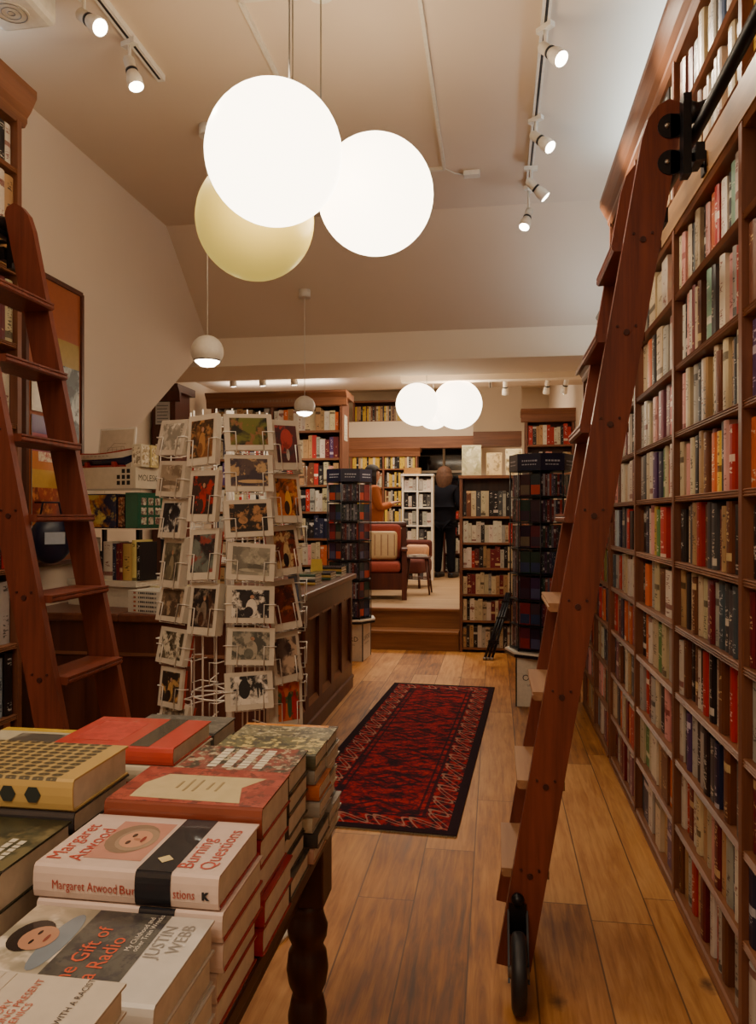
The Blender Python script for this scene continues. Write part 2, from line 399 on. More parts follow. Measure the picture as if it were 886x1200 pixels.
    def build(s, name, parent=None, loc=None, rot=None, off=None):
        me = bpy.data.meshes.new(name)
        v = s.v
        if off is not None: v = [(p[0]-off[0], p[1]-off[1], p[2]-off[2]) for p in v]
        me.from_pydata(v, [], s.f)
        for m in s.mats: me.materials.append(m)
        me.polygons.foreach_set('material_index', s.mi)
        me.polygons.foreach_set('use_smooth', s.smooth)
        for k, nm in enumerate(('Col', 'Col2', 'Col3')):
            if k and all(c[k] == c[0] for c in s.col): continue
            a = me.color_attributes.new(nm, 'FLOAT_COLOR', 'CORNER'); d = []
            for f, c in zip(s.f, s.col): d.extend([c[k][0], c[k][1], c[k][2], 1.0]*len(f))
            a.data.foreach_set('color', d)
        uvl = me.uv_layers.new(name='UVMap'); d = []
        for u in s.uv:
            for q in u: d.extend(q)
        uvl.data.foreach_set('uv', d)
        me.update()
        o = bpy.data.objects.new(name, me); C.objects.link(o)
        if loc is not None: o.location = loc
        if rot is not None: o.rotation_euler = rot
        if parent is not None: o.parent = parent
        return o

def tag(o, label=None, cat=None, group=None, kind=None):
    if label: o['label'] = label
    if cat: o['category'] = cat
    if group: o['group'] = group
    if kind: o['kind'] = kind
    return o
def thing(name, label, cat, loc=(0, 0, 0), rz=0.0, group=None):
    o = bpy.data.objects.new(name, None); C.objects.link(o)
    o.empty_display_size = 0.1
    o.location = loc; o.rotation_euler = (0, 0, rz)
    return tag(o, label, cat, group)
def dup(o, parent=None):
    c = o.copy(); C.objects.link(c)
    if parent is not None: c.parent = parent
    for ch in list(o.children): dup(ch, c)
    return c
def struct(name, mb, parent=None):
    o = mb.build(name, parent)
    if parent is None: o['kind'] = 'structure'
    return o
ORD = ['first', 'second', 'third', 'fourth', 'fifth', 'sixth', 'seventh', 'eighth', 'ninth', 'tenth', 'eleventh', 'twelfth', 'thirteenth', 'fourteenth', 'fifteenth', 'sixteenth', 'seventeenth', 'eighteenth', 'nineteenth', 'twentieth']

def text_mesh(txt, size, m, parent, mat4, name='lettering', col=None, align='LEFT', bold=0.0, squeeze=1.0):
    cu = bpy.data.curves.new('lettering', 'FONT'); cu.body = txt; cu.size = size
    cu.align_x = align; cu.offset = bold; cu.resolution_u = 2; cu.space_line = 0.95
    o = bpy.data.objects.new('lettering', cu); C.objects.link(o)
    dg = bpy.context.evaluated_depsgraph_get(); dg.update()
    me = bpy.data.meshes.new_from_object(o.evaluated_get(dg))
    bpy.data.objects.remove(o); bpy.data.curves.remove(cu)
    b = MB(); b.from_mesh(me, m, col, mat4 @ Matrix.Diagonal((squeeze, 1, 1, 1)), False)
    bpy.data.meshes.remove(me)
    return b.build(name, parent)

# ------------------------------------------------------------------ setting
CAMH = 1.4; XL = -2.35; XR = 0.95; ZC = 3.5
YK = 5.2; YB = 5.97; ZB = 2.86; ZS = 2.63
b = MB(); b.box(-3.4, 1.2, -2.2, 14.2, -0.05, 0.0, M['floor']); struct('floor', b)
b = MB(); b.box(-3.4, 1.2, -2.2, YK, ZC, ZC+0.05, M['ceil']); struct('ceiling', b)
b = MB(); b.prism([(YK, ZC), (YB, ZB), (YB, ZB+0.06), (YK+0.06, ZC+0.05), (YK, ZC+0.05)], 'X', -2.35, 1.2, M['ceil']); struct('trim_1', b)
b = MB(); b.box(-3.3, 1.2, YB, 6.62, ZS, 3.0, M['beam']); struct('trim_2', b)
b = MB()
b.prism([(-2.2, 0), (4.2, 0), (4.2, 1.63), (4.6, 1.895), (5.72, 2.636), (YB, ZS+0.17), (YB, ZB), (YK, ZC), (-2.2, ZC)], 'X', XL-0.06, XL, M['wall'])
struct('wall_left', b)
b = MB(); b.prism([(4.2, 1.63), (5.72, 2.636), (5.72, 2.80), (4.2, 1.80)], 'X', -3.2, XL-0.06, M['wall']); struct('trim_3', b)
b = MB(); b.box(-3.3, -3.2, 4.2, 14.0, 0, 3.7, M['wallb']); struct('wall_far_left', b)
b = MB(); b.box(-3.2, XL-0.06, 4.2, 4.26, 0, 1.63, M['wall']); struct('wall_stair', b)
b = MB(); b.box(XR, XR+0.1, -2.2, 14.0, 0, 3.7, M['wall']); struct('wall_right', b)
b = MB(); b.box(-3.4, 1.2, -2.3, -2.2, 0, ZC, M['wall']); struct('wall_front', b)
# back wall with a window hole
WX0, WX1, WZ0, WZ1 = -1.42, -0.42, 1.80, 2.72
b = MB()
b.box(-3.3, WX0, 13.9, 14.0, 0, 3.7, M['wallb']); b.box(WX1, 1.05, 13.9, 14.0, 0, 3.7, M['wallb'])
b.box(WX0, WX1, 13.9, 14.0, 0, WZ0, M['wallb']); b.box(WX0, WX1, 13.9, 14.0, WZ1, 3.7, M['wallb'])
struct('wall_back', b)
w = thing('window_1', None, None, ((WX0+WX1)/2, 13.9, WZ0)); w['kind'] = 'structure'
b = MB(); hw = (WX1-WX0)/2; hh = WZ1-WZ0
for x0, x1, z0, z1 in ((-hw-.06, -hw+.03, -.06, hh+.06), (hw-.03, hw+.06, -.06, hh+.06), (-hw, hw, -.06, .03), (-hw, hw, hh-.03, hh+.06), (-.02, .02, 0, hh), (-hw, hw, hh*.45-.02, hh*.45+.02)):
    b.box(x0, x1, -.05, .05, z0, z1, M['offwhite'])
b.build('window_frame', w)
b = MB(); b.box(-hw+.02, hw-.02, .045, .06, .02, hh-.02, M['pane']); b.build('pane', w)
# raised back room: landing, step and ceilings
b = MB(); b.box(-3.2, XR, 8.15, 13.9, 0.0, 0.40, M['landing']); struct('trim_4', b)
b = MB(); b.box(-1.54, -0.37, 8.13, 8.16, 0.0, 0.385, M['step']); b.box(-1.54, -0.37, 8.10, 8.2, 0.385, 0.41, M['step']); struct('trim_5', b)
b = MB(); b.box(-1.54, -0.37, 7.90, 8.13, 0.0, 0.175, M['step']); b.box(-1.54, -0.37, 7.87, 8.13, 0.175, 0.20, M['step']); struct('trim_6', b)
b = MB(); b.box(-3.3, 1.2, 6.62, 8.6, 2.85, 2.9, M['ceil']); b.box(-3.3, 1.2, 8.55, 8.6, 2.9, 3.7, M['ceil']); b.box(-3.3, 1.2, 8.6, 14.0, 3.7, 3.75, M['ceil']); struct('ceiling_back', b)
b = MB(); b.box(-0.9, 1.0, 7.3, 7.42, 2.70, 2.85, M['beam']); struct('trim_7', b)
b = MB(); b.box(-0.27, 0.33, 9.65, 9.8, 2.46, 3.7, M['wallb']); struct('wall_pier', b)
b = MB(); b.box(-0.27, 0.33, 9.6, 9.85, 2.28, 2.46, M['case_x']); struct('trim_8', b)
b = MB(); b.box(-2.7, -0.2, 13.1, 13.3, 2.58, 2.78, M['case_x']); struct('trim_9', b)
b = MB(); b.box(-2.7, -0.2, 13.15, 13.25, 2.78, 3.06, M['wallb']); struct('wall_mezzanine', b)
# thin conduit rectangle on the main ceiling
b = MB()
for x in (-1.02, -0.30): b.box(x-.008, x+.008, 2.95, 4.57, ZC-.022, ZC, M['offwhite'])
for y in (2.95, 4.57): b.box(-1.02, -0.30, y-.008, y+.008, ZC-.022, ZC, M['offwhite'])
struct('trim_10', b)

# ------------------------------------------------------------------ books
COL = {'w': ('white', '#d3c9ba'), 'c': ('cream', '#c6b492'), 't': ('tan', '#b08a5e'), 'k': ('black', '#17141a'), 'n': ('navy', '#1d2240'),
       'b': ('blue', '#3b5a86'), 'l': ('light blue', '#a9bcc6'), 'g': ('light grey', '#a9a59c'), 'h': ('dark grey', '#45454a'), 'G': ('green', '#4f7a3e'),
       'm': ('mint green', '#86b09c'), 'v': ('purple', '#54396a'), 'p': ('pink', '#d79a92'), 'r': ('red', '#b3231f'), 'd': ('dark red', '#6b1420'),
       'o': ('orange', '#d0622a'), 'y': ('yellow', '#d8b23a'), 'u': ('brown', '#6a3b25'), 'e': ('olive', '#77703a'), 's': ('slate', '#3f4c55'), 'a': ('mauve', '#8d5866')}
MARK = {'w': '#7a2a22', 'c': '#3a2a1c', 't': '#2a1a10', 'k': '#d8d2c6', 'n': '#c9c6cc', 'b': '#e8e2d4', 'l': '#26323e', 'g': '#2a2626', 'h': '#d8d2c0', 'G': '#e2dcc0',
        'm': '#f0ead8', 'v': '#dccfe0', 'p': '#7a1c22', 'r': '#f0dcc8', 'd': '#e0c08a', 'o': '#f4e2c4', 'y': '#5a2410', 'u': '#dcc08a', 'e': '#ece0b8', 's': '#cfd6d6', 'a': '#f0dcd8'}
def jit(c, r, a=0.14):
    k = 1+r.uniform(-a, a)
    return tuple(max(0.003, min(0.95, x*k*(1+r.uniform(-a/3, a/3)))) for x in c)
SEED = [0]
def book_geo(mb, th, h, d, col, mark, T=None, simple=False):
    """upright book: spine on the -x side, thickness along y, base at z=0, centred on y"""
    SEED[0] += 1; sd = SEED[0] % 97
    t = Matrix() if T is None else T
    cv = 0.0022; y0, y1 = -th/2, th/2
    bul = min(0.006, th*0.18)
    def P(x, y, z): return tuple(t @ Vector((x, y, z)))
    uvs = lambda u0, u1: [(sd+u0, 0), (sd+u1, 0), (sd+u1, 1), (sd+u0, 1)]
    if simple:
        mb.face([P(0, y1, 0), P(0, y0, 0), P(0, y0, h), P(0, y1, h)], M['cover'], (col, mark), uvs(0.02, 0.98))
        mb.face([P(0, y0, 0), P(d, y0, 0), P(d, y0, h), P(0, y0, h)], M['cover'], (col, mark))
        mb.face([P(d, y1, 0), P(0, y1, 0), P(0, y1, h), P(d, y1, h)], M['cover'], (col, mark))
        mb.face([P(0, y1, h), P(0, y0, h), P(d, y0, h), P(d, y1, h)], M['paper2'])
        mb.face([P(d, y0, 0), P(d, y1, 0), P(d, y1, h), P(d, y0, h)], M['paper2'])
        mb.face([P(0, y0, 0), P(0, y1, 0), P(d, y1, 0), P(d, y0, 0)], M['paper2'])
        return
    mb.box(bul+.001, d-0.003, y0+cv, y1-cv, 0.002, h-0.003, M['paper'], None, T)
    mb.box(bul, d, y0, y0+cv, 0, h, M['cover'], (col, mark), T)
    mb.box(bul, d, y1-cv, y1, 0, h, M['cover'], (col, mark), T)
    pr = [(bul, y0), (bul*0.25, y0+th*0.22), (0, 0), (bul*0.25, y1-th*0.22), (bul, y1)]
    for i in range(4):
        a, c_ = pr[i], pr[i+1]
        mb.face([P(c_[0], c_[1], 0), P(a[0], a[1], 0), P(a[0], a[1], h), P(c_[0], c_[1], h)], M['cover'], (col, mark),
                [(sd+1-(i+1)/4*.96-.02, 0), (sd+1-i/4*.96-.02, 0), (sd+1-i/4*.96-.02, 1), (sd+1-(i+1)/4*.96-.02, 1)], True)
    for z, rv in ((0, 1), (h, 0)):
        pts = [P(q[0], q[1], z) for q in pr] + [P(bul+.003, y1, z), P(bul+.003, y0, z)]
        mb.face(pts[::-1] if rv == 0 else pts, M['cover'], (col, mark))
STUFF = MB()
NBOOK = [0]
def shelf_row(seq, face, fixed, a_left, a_right, z, zmax, depth_rng=(.125, .17), label=None, group=None, r=R, single=True, setback=(.006, .028), hmin=.86, fill=.985):
    """books in a row, written left to right as seen; face '-x','+x','-y'; a_left/a_right the coordinate at the row's left and right ends"""
    n = len(seq)
    L = abs(a_right-a_left); sg = 1 if a_right > a_left else -1
    ws = [r.uniform(.75, 1.3) for _ in range(n)]
    s = sum(ws); ws = [w_/s*L*fill for w_ in ws]
    rz = {'-x': 0, '+x': PI, '-y': PI/2}[face]
    pos = a_left + sg*0.002
    for i, ch in enumerate(seq):
        th = ws[i]-0.0012
        H = min((zmax-z)*r.uniform(hmin, .985), .26)
        d = r.uniform(*depth_rng); sb = r.uniform(*setback)
        c = pos + sg*ws[i]/2; pos += sg*ws[i]
        nm, cx = COL[ch]; col = jit(hx(cx), r); mk = jit(hx(MARK[ch]), r)
        if face == '-x': loc = (fixed+sb, c, z+.0005)
        elif face == '+x': loc = (fixed-sb, c, z+.0005)
        else: loc = (c, fixed+sb, z+.0005)
        if single:
            b = MB(); book_geo(b, th, H, d, col, mk)
            o = b.build('book', None, loc, (0, 0, rz))
            NBOOK[0] += 1
            tag(o, label(nm, i), 'book', group)
        else:
            book_geo(STUFF, th, H, d, col, mk, Matrix.Translation(loc) @ Matrix.Rotation(rz, 4, 'Z'), True)
ALLC = 'wcctkkngghlrddoupasewcw'
def rnd(n, pal=ALLC, r=R): return ''.join(r.choice(pal) for _ in range(n))

# ------------------------------------------------------------------ right-hand bookcases
FX = 0.657; BX = 0.93
LV = [0.03, 0.27, 0.51, 0.755, 1.0, 1.235, 1.475, 1.71, 1.955, 2.215, 2.46]   # shelf tops below the fascia (last: fascia foot)
LV2 = [2.59, 2.84]
def shelf_prof(fx, z, sgn=1, dep=.26, th=.024):
    # beaded front edge, thickness below z; sgn +1: front faces -x
    p = []
    for k in range(3):
        zz = z-th*k/3
        p += [(0, zz-.001), (-.004, zz-th/6), (0, zz-th/3+.001)]
    return [(fx+sgn*x, zz) for x, zz in p] + [(fx+sgn*dep, z-th), (fx+sgn*dep, z)]
def wall_case(name, label, fx, bx, ys, levels, top, posts_top, fascia=None, xs=1):
    """run of shelving along the side wall; ys = post positions, xs=+1 front faces -x"""
    t = thing(name, label, 'bookcase', ((fx+bx)/2, ys[0], 0)); L = t.location.copy()
    for y in ys:
        b = MB(); b.box(min(fx, bx), max(fx, bx), y-.012, y+.012, 0, posts_top, M['case'])
        b.box(min(fx-xs*.006, fx), max(fx-xs*.006, fx), y-.014, y+.014, 0, posts_top, M['case'])
        b.build('upright', t, off=L)
    for i in range(len(ys)-1):
        for z in levels:
            b = MB(); b.prism(shelf_prof(fx, z, xs, abs(bx-fx)-.012), 'Y', ys[i]+.0125, ys[i+1]-.0125, M['case_y']); b.build('shelf', t, off=L)
    b = MB(); b.box(min(bx, bx-xs*.01), max(bx, bx-xs*.01), ys[0], ys[-1], 0, posts_top, M['counter']); b.build('back_panel', t, off=L)
    b = MB()
    cp = [(0.0, posts_top-.02), (-.012, posts_top), (-.012, posts_top+.02), (-.03, posts_top+.045), (-.057, top-.03), (-.057, top), (.27, top), (.27, posts_top-.02)]
    b.prism([(fx+xs*x, z) for x, z in cp], 'Y', ys[0]-.02, ys[-1]+.045, M['case_y']); b.build('cornice', t, off=L)
    b = MB(); b.box(min(fx-xs*.012, bx), max(fx-xs*.012, bx), ys[0], ys[-1], 0, .012, M['case_y']); b.build('plinth', t, off=L)
    if fascia:
        b = MB(); b.box(min(fx-xs*.008, fx+xs*.012), max(fx-xs*.008, fx+xs*.012), ys[0], ys[-1], fascia[0]-.002, fascia[1]-.024, M['fascia']); b.build('fascia_board', t, off=L)
    return t
YS = [0.605, 1.385, 2.165, 2.945, 3.725, 4.505]
tall = wall_case('bookcase', 'tall mahogany bookcase filling the right wall beside the ladder', FX, BX, YS, LV+LV2, 3.22, 3.09, (2.46, 2.59))
low = wall_case('bookcase', 'lower mahogany bookcase at the far end of the right wall, past the tall one', FX, BX, [4.56, 5.2, 5.84], LV[:-1], 2.485, 2.42)
def bar(t, x, cx, y0, y1, z, xs):
    L = t.location; b = MB(); b.tube([(x, y0, z), (x, y1, z)], .017, M['black'], seg=12); b.build('ladder_rail', t, off=L)
    for y in (y0+.3, (y0+y1)/2, y1-.12):
        b = MB(); b.tube([(x, y, z), (cx-xs*.004, y, z)], .009, M['black']); b.box(min(cx-xs*.016, cx-xs*.009), max(cx-xs*.016, cx-xs*.009), y-.02, y+.02, z-.035, z+.035, M['black']); b.build('rail_bracket', t, off=L)
bar(tall, .57, FX, .65, 4.35, 2.5, 1)
# colours of the wide bay right of the ladder (bottom shelf first, left to right in the photo)
BAY2 = ['utgrtcdkwrguhgk', 'wrdwctckpdtgnwe', 'wkvgkgkhnnukh', 'wukuwkrgkwurrgt', 'tkcuccadgshhsd', 'kchtruhhdtukp', 'cptckgtuaoykprgk',
        'apcgkwdtccuctkcc', 'wkpwdcukkmhowpgrt', 'cpckrckpordwkmwo', 'wtgwpuccgwwtctu', 'uakwccghbwcp']
BAY3 = ['snwdctvu', 'cGcwtuo', 'grdgckpdc', 'kowcGcgk', 'kogcuwk', 'knwpyGrgk', 'ghcwvnGcrwd', 'gwcgpadrw', 'cwokcgww', 'wkccwo', 'wcgtw', 'wceckc']
BAY1 = ['wwc', 'nsw', 'dhc', 'gtc', 'dkp', 'kwu', 'oorr'[:3], 'vnl', 'uhk', 'khw', 'yoG', 'cut', 'tcw']
SH = ['bottom shelf', 'second shelf up', 'third shelf up', 'fourth shelf up', 'fifth shelf up', 'sixth shelf up', 'seventh shelf up', 'eighth shelf up', 'ninth shelf up', 'tenth shelf up', 'shelf above the rail', 'top shelf']
ALLZ = LV[:-1]+LV2; ZT = [LV[i+1]-.024 for i in range(10)] + [2.816, 3.07]
for k in range(12):
    r = random.Random(100+k)
    shelf_row(BAY2[k], '-x', FX, YS[3]-.014, YS[2]+.014, ALLZ[k], ZT[k],
              label=lambda nm, i, k=k: f'{nm} book, {ORD[i]} from left, {SH[k]}, bay right of the ladder', group='books in the bay right of the ladder', r=r)
    b1 = BAY1[k]
    shelf_row(b1, '-x', FX, YS[2]-.014, YS[2]-.014-.05*len(b1), ALLZ[k], ZT[k],
              label=lambda nm, i, k=k: f'{nm} book, {ORD[i]} from the post, {SH[k]}, bay at the right frame edge', group='books in the bay at the right frame edge', r=r)
    shelf_row(rnd(9, r=r), '-x', FX, YS[2]-.016-.05*len(b1), YS[1]+.014, ALLZ[k], ZT[k], r=r, single=False)
    vis = 2 <= k <= 8
    shelf_row(BAY3[k], '-x', FX, YS[4]-.014, YS[3]+.014, ALLZ[k], ZT[k],
              label=lambda nm, i, k=k: f'{nm} book, {ORD[i]} from left, {SH[k]}, bay just behind the ladder', group='books in the bay behind the ladder', r=r, single=vis)
    shelf_row(rnd(11, r=r), '-x', FX, YS[5]-.014, YS[4]+.014, ALLZ[k], ZT[k], r=r, single=False)
    shelf_row(rnd(12, r=r), '-x', FX, YS[1]-.014, YS[0]+.014, ALLZ[k], ZT[k], r=r, single=False)
for k in range(9):
    for y0, y1 in ((5.2, 4.56), (5.84, 5.2)):
        shelf_row(rnd(10), '-x', FX, y0-.014, y1+.014, LV[k], LV[k+1]-.024, single=False)

# ------------------------------------------------------------------ left-hand bookcase
LFX, LBX = -2.0, -2.34
LLV = [0.03, 0.28, 0.565, 0.865, 1.18, 1.49, 1.79, 2.13, 2.44, 2.60, 2.87]
lc = wall_case('bookcase', 'mahogany bookcase on the left wall behind the left ladder', LFX, LBX, [1.3, 2.1, 2.955], LLV, 3.22, 3.09, (2.44, 2.60), -1)
bar(lc, -1.9, LFX, 1.35, 2.90, 2.5, -1)
LB = ['gcp', 'wcdt', 'wwtl', 'dwcg', 'pwkr', 'ghkw', 'cpow', 'pudc', None, 'cwt', 'whkw']
LSH = ['bottom shelf', 'second shelf up', 'third shelf up', 'fourth shelf up', 'fifth shelf up', 'sixth shelf up', 'seventh shelf up', 'eighth shelf up', '', 'shelf behind the rail', 'top shelf']
for k, s in enumerate(LB):
    if not s: continue
    r = random.Random(300+k)
    zt = (LLV+[3.08])[k+1]-.026
    zt = min(zt, LLV[k]+.27)
    if k == 1: s = 'wcdtp'
    if k == 2: s = 'wglk'
    y_end = 2.94; wid = .055*len(s)
    seq = s
    if k == 2: LETTER = (y_end, wid, LLV[k], zt)
    shelf_row(seq, '+x', LFX, y_end-wid, y_end, LLV[k], zt, label=lambda nm, i, k=k: f'{nm} book, {ORD[i]} from left, {LSH[k]} of the left-wall bookcase', group='books in the left-wall bookcase', r=r)
    shelf_row(rnd(10, r=r), '+x', LFX, 2.12, y_end-wid-.003, LLV[k], zt, r=r, single=False)
    shelf_row(rnd(14, r=r), '+x', LFX, 1.32, 2.08, LLV[k], zt, r=r, single=False)
# the dark red spine reading OSCAR
for o in list(C.objects):
    if o.get('label', '') == 'dark red book, third from left, second shelf up of the left-wall bookcase':
        o['label'] = 'dark red book with white capital lettering on its spine, left-wall bookcase'
        hgt = max(v.co.z for v in o.data.vertices)
        T = Matrix.Translation((-.0015, .011, hgt-.02)) @ Matrix(((0, 0, -1, 0), (0, 1, 0, 0), (1, 0, 0, 0), (0, 0, 0, 1)))
        # local spine faces -x ; read top to bottom
        rot = Matrix(((0, 0, -1, 0), (0, 1, 0, 0), (-1, 0, 0, 0), (0, 0, 0, 1)))
        rot = Matrix(((0, 0, -1, 0), (0, -1, 0, 0), (-1, 0, 0, 0), (0, 0, 0, 1)))
        T = Matrix.Translation((-.0015, .017, hgt-.015)) @ rot
        text_mesh('OSCAR', .046, M['paint'], o, T, 'spine_title', hx('#e8e0d4'), bold=.0015)

# ------------------------------------------------------------------ ladders
def ladder(label, xt, xb, y0, y1, xs, barx, nlight=4):
    """xs=+1: leans to the right (+x)"""
    t = thing('rolling_ladder', label, 'ladder', (xb, (y0+y1)/2, 0)); L = t.location
    zt, zb = 2.60, .05
    dv = Vector((xt-xb, zt-zb)).normalized(); nv = Vector((dv.y, -dv.x))   # nv points to +x side
    hw = .051
    for y in (y0, y1):
        a = Vector((xb, zb)); e = Vector((xt, zt))
        pts = [a-nv*hw, a+nv*hw]
        if xs > 0: arc = [e+nv*hw-dv*.02, e+nv*hw*.72+dv*.005, e+nv*hw*.1+dv*.012, e-nv*hw*.45-dv*.01, e-nv*hw*.85-dv*.05, e-nv*hw-dv*.11]
        else: arc = [e+nv*hw-dv*.11, e+nv*hw*.85-dv*.05, e+nv*hw*.45-dv*.01, e-nv*hw*.1+dv*.012, e-nv*hw*.72+dv*.005, e-nv*hw-dv*.02]
        b = MB(); b.prism([tuple(p) for p in pts+arc], 'Y', y-.015, y+.015, M['ladder'])
        rail = b.build('side_rail', t, off=L)
        # peg heads by every tread
        b = MB()
        so = -.0155 if y == y0 else .0155
        for k in range(8):
            z = .333+.2685*k; x = xb+(xt-xb)*(z-zb)/(zt-zb)
            for dx, dz, rr in ((0, -.006, .009), (-.026, .012, .004), (.026, .012, .004)):
                T = Matrix.Translation((x+dx, y+so*1.12, z+dz)) @ Matrix.Rotation(PI/2, 4, 'X')
                b.lathe([(rr, -.002), (rr, .002)], M['table'], None, 10, T)
        b.build('peg', rail, off=L)['kind'] = 'stuff'
    for k in range(8):
        z = .333+.2685*k; x = xb+(xt-xb)*(z-zb)/(zt-zb)
        fr = x-xs*.083; bk = x+xs*.058
        pr = [(fr, z), (fr, z-.006), (fr+xs*.004, z-.009), (fr, z-.012), (fr, z-.020), (fr+xs*.006, z-.026), (bk, z-.026), (bk, z)]
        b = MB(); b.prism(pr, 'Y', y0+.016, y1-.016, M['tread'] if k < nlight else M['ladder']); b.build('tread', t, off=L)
    for y, sy in ((y0, -1), (y1, 1)):
        # floor wheel on the outer face of the rail
        yc = y+sy*.13; x = xb+xs*.012; rw = .105
        b = MB()
        T = Matrix.Translation((x, yc, rw)) @ Matrix.Rotation(PI/2, 4, 'Y')
        b.lathe([(.02, -.021), (rw-.018, -.021), (rw-.004, -.016), (rw, -.008), (rw, .008), (rw-.004, .016), (rw-.018, .021), (.02, .021)], M['rubber'], None, 32, T)
        wo = b.build('wheel', t, off=L)
        b = MB(); b.lathe([(.016, -.03), (.016, .03)], M['steel'], None, 12, T)
        for sx in (-1, 1):
            b.prism([(yc-.02, rw-.02), (yc+.02, rw-.02), (y+sy*.016, rw+.05), (y+sy*.016, rw+.12)], 'X', x+sx*.0275-.003, x+sx*.0275+.003, M['black'])
        b.box(x-.026, x+.026, min(y+sy*.0155, y+sy*.021), max(y+sy*.0155, y+sy*.021), rw+.05, rw+.14, M['black'])
        b.sphere((x, y+sy*.026, rw+.155), .02, M['black'], None, 10, 6)
        b.build('wheel_fork', t, off=L)
        # top runner that hooks over the rail
        b = MB(); z0 = 2.5
        xe = xt+xs*.035
        b.box(min(xe, xe+xs*.022), max(xe, xe+xs*.022), y+sy*.016-.002, y+sy*.016+sy*.05+.002, z0-.13, z0+.10, M['black'])
        for dz in (-.075, .03):
            T = Matrix.Translation((xt+xs*.01, y+sy*.0165, z0+dz)) @ Matrix.Rotation(PI/2, 4, 'X')
            b.lathe([(.036, -.003), (.036, .003)], M['black'], None, 20, T)
            b.box(min(xt+xs*.01, xe), max(xt+xs*.01, xe), min(y+sy*.015, y+sy*.0195), max(y+sy*.015, y+sy*.0195), z0+dz-.034, z0+dz+.034, M['black'])
            b.sphere((xt+xs*.0, y+sy*.022, z0+dz), .008, M['steel'], None, 8, 5)
        T = Matrix.Translation((barx, y+sy*.04, z0+.052)) @ Matrix.Rotation(PI/2, 4, 'Y')
        b.lathe([(.012, -.022), (.034, -.020), (.028, -.006), (.028, .006), (.034, .020), (.012, .022)], M['black'], None, 20, T)
        b.tube([(xe, y+sy*.04, z0+.052), (barx+xs*.03, y+sy*.04, z0+.052)], .009, M['black'])
        b.box(min(barx-.012, barx+.012), max(barx-.012, barx+.012), y+sy*.04-.04, y+sy*.04+.04, z0-.10, z0-.05, M['black'])
        b.tube([(xe, y+sy*.04, z0-.08), (barx, y+sy*.04, z0-.07)], .012, M['black'])
        b.build('rail_runner', t, off=L)
    return t
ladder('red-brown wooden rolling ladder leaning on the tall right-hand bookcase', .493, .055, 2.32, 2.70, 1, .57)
ladder('red-brown wooden rolling ladder leaning on the left-wall bookcase', -1.83, -1.30, 2.30, 2.70, -1, -1.9, 0)

# ------------------------------------------------------------------ display table and its books
TX0, TX1, TY0, TY1 = -1.55, -.338, .25, 1.60
t = thing('display_table', 'dark wooden display table with turned legs under the stacked books', 'table', ((TX0+TX1)/2, (TY0+TY1)/2, 0)); L = t.location
b = MB(); b.box(TX0, TX1, TY0, TY1, .728, .758, M['table'], None, None, .006); b.build('tabletop', t, off=L)
b = MB()
b.box(TX0+.05, TX1-.05, TY1-.075, TY1-.05, .62, .7275, M['table']); b.box(TX0+.05, TX1-.05, TY0+.05, TY0+.075, .62, .7275, M['table'])
b.box(TX1-.075, TX1-.05, TY0+.075, TY1-.075, .62, .7275, M['table']); b.box(TX0+.05, TX0+.075, TY0+.075, TY1-.075, .62, .7275, M['table'])
b.build('apron', t, off=L)
for x in (TX0+.05, TX1-.05):
    for y in (TY0+.05, TY1-.05):
        b = MB(); b.box(x-.043, x+.043, y-.043, y+.043, .60, .7275, M['table'], None, None, .003)
        pr = [(.030, 0), (.036, .02), (.030, .05), (.026, .10), (.034, .22), (.040, .33), (.041, .36), (.034, .395), (.030, .405), (.039, .425), (.044, .455), (.040, .49), (.032, .505), (.041, .525), (.043, .545), (.036, .565), (.033, .58), (.038, .60)]
        b.lathe(pr, M['table'], None, 20, Matrix.Translation((x, y, 0))); b.build('leg', t, off=L)

READ = Matrix(((0, -1, 0, 0), (1, 0, 0, 0), (0, 0, 1, 0), (0, 0, 0, 1)))    # text reading away from the spine, lying flat
def flat_book(xr, y0, z, hgt, wid, th, col, pages=None, inner=None, label='', mcover=None, rot=0.0, group=None, spine_th=True):
    """book lying on its back cover: spine towards -y, head towards -x, right end at xr"""
    t = thing('hardback_book', label, 'book', (xr-hgt/2, y0+wid/2, z), rot, group)
    x0, x1, yy0, yy1 = -hgt/2, hgt/2, -wid/2, wid/2
    mc = mcover or M['gloss']; cv = .0028
    b = MB()
    b.box(x0, x1, yy0+.006, yy1, 0, cv, mc, inner or col); b.box(x0, x1, yy0+.006, yy1, th-cv, th, mc, col)
    n = 6; prof = []
    for i in range(n+1):
        a = PI*(i/n)
        prof.append((yy0+.006-.006*math.sin(a)**.7, th/2-th/2*math.cos(a)))
    inn = [(q[0]+.0028, th/2+(q[1]-th/2)*.92) for q in prof[::-1]]
    b.prism(prof+inn, 'X', x0, x1, mc, col, None, False)
    b.build('cover', t)
    b = MB(); b.box(x0+.003, x1-.003, yy0+.007, yy1-.004, cv, th-cv, pages or M['paper']); b.build('page_block', t)
    return t
def ptop(t, th, x0, x1, y0, y1, m, col, name='cover_picture', dz=.0004):
    b = MB(); b.face([(x0, y0, th+dz), (x1, y0, th+dz), (x1, y1, th+dz), (x0, y1, th+dz)], m, col); return b.build(name, t)
def ttop(t, th, txt, size, x, y, col, dz=.0009, bold=.0, name='title_lettering', sq=1.0, align='LEFT'):
    return text_mesh(txt, size, M['paint'], t, Matrix.Translation((x, y, th+dz)) @ READ, name, col, align, bold, sq)
POSN = ['topmost', 'second down', 'third down', 'fourth down', 'fifth down', 'sixth down', 'lowest']
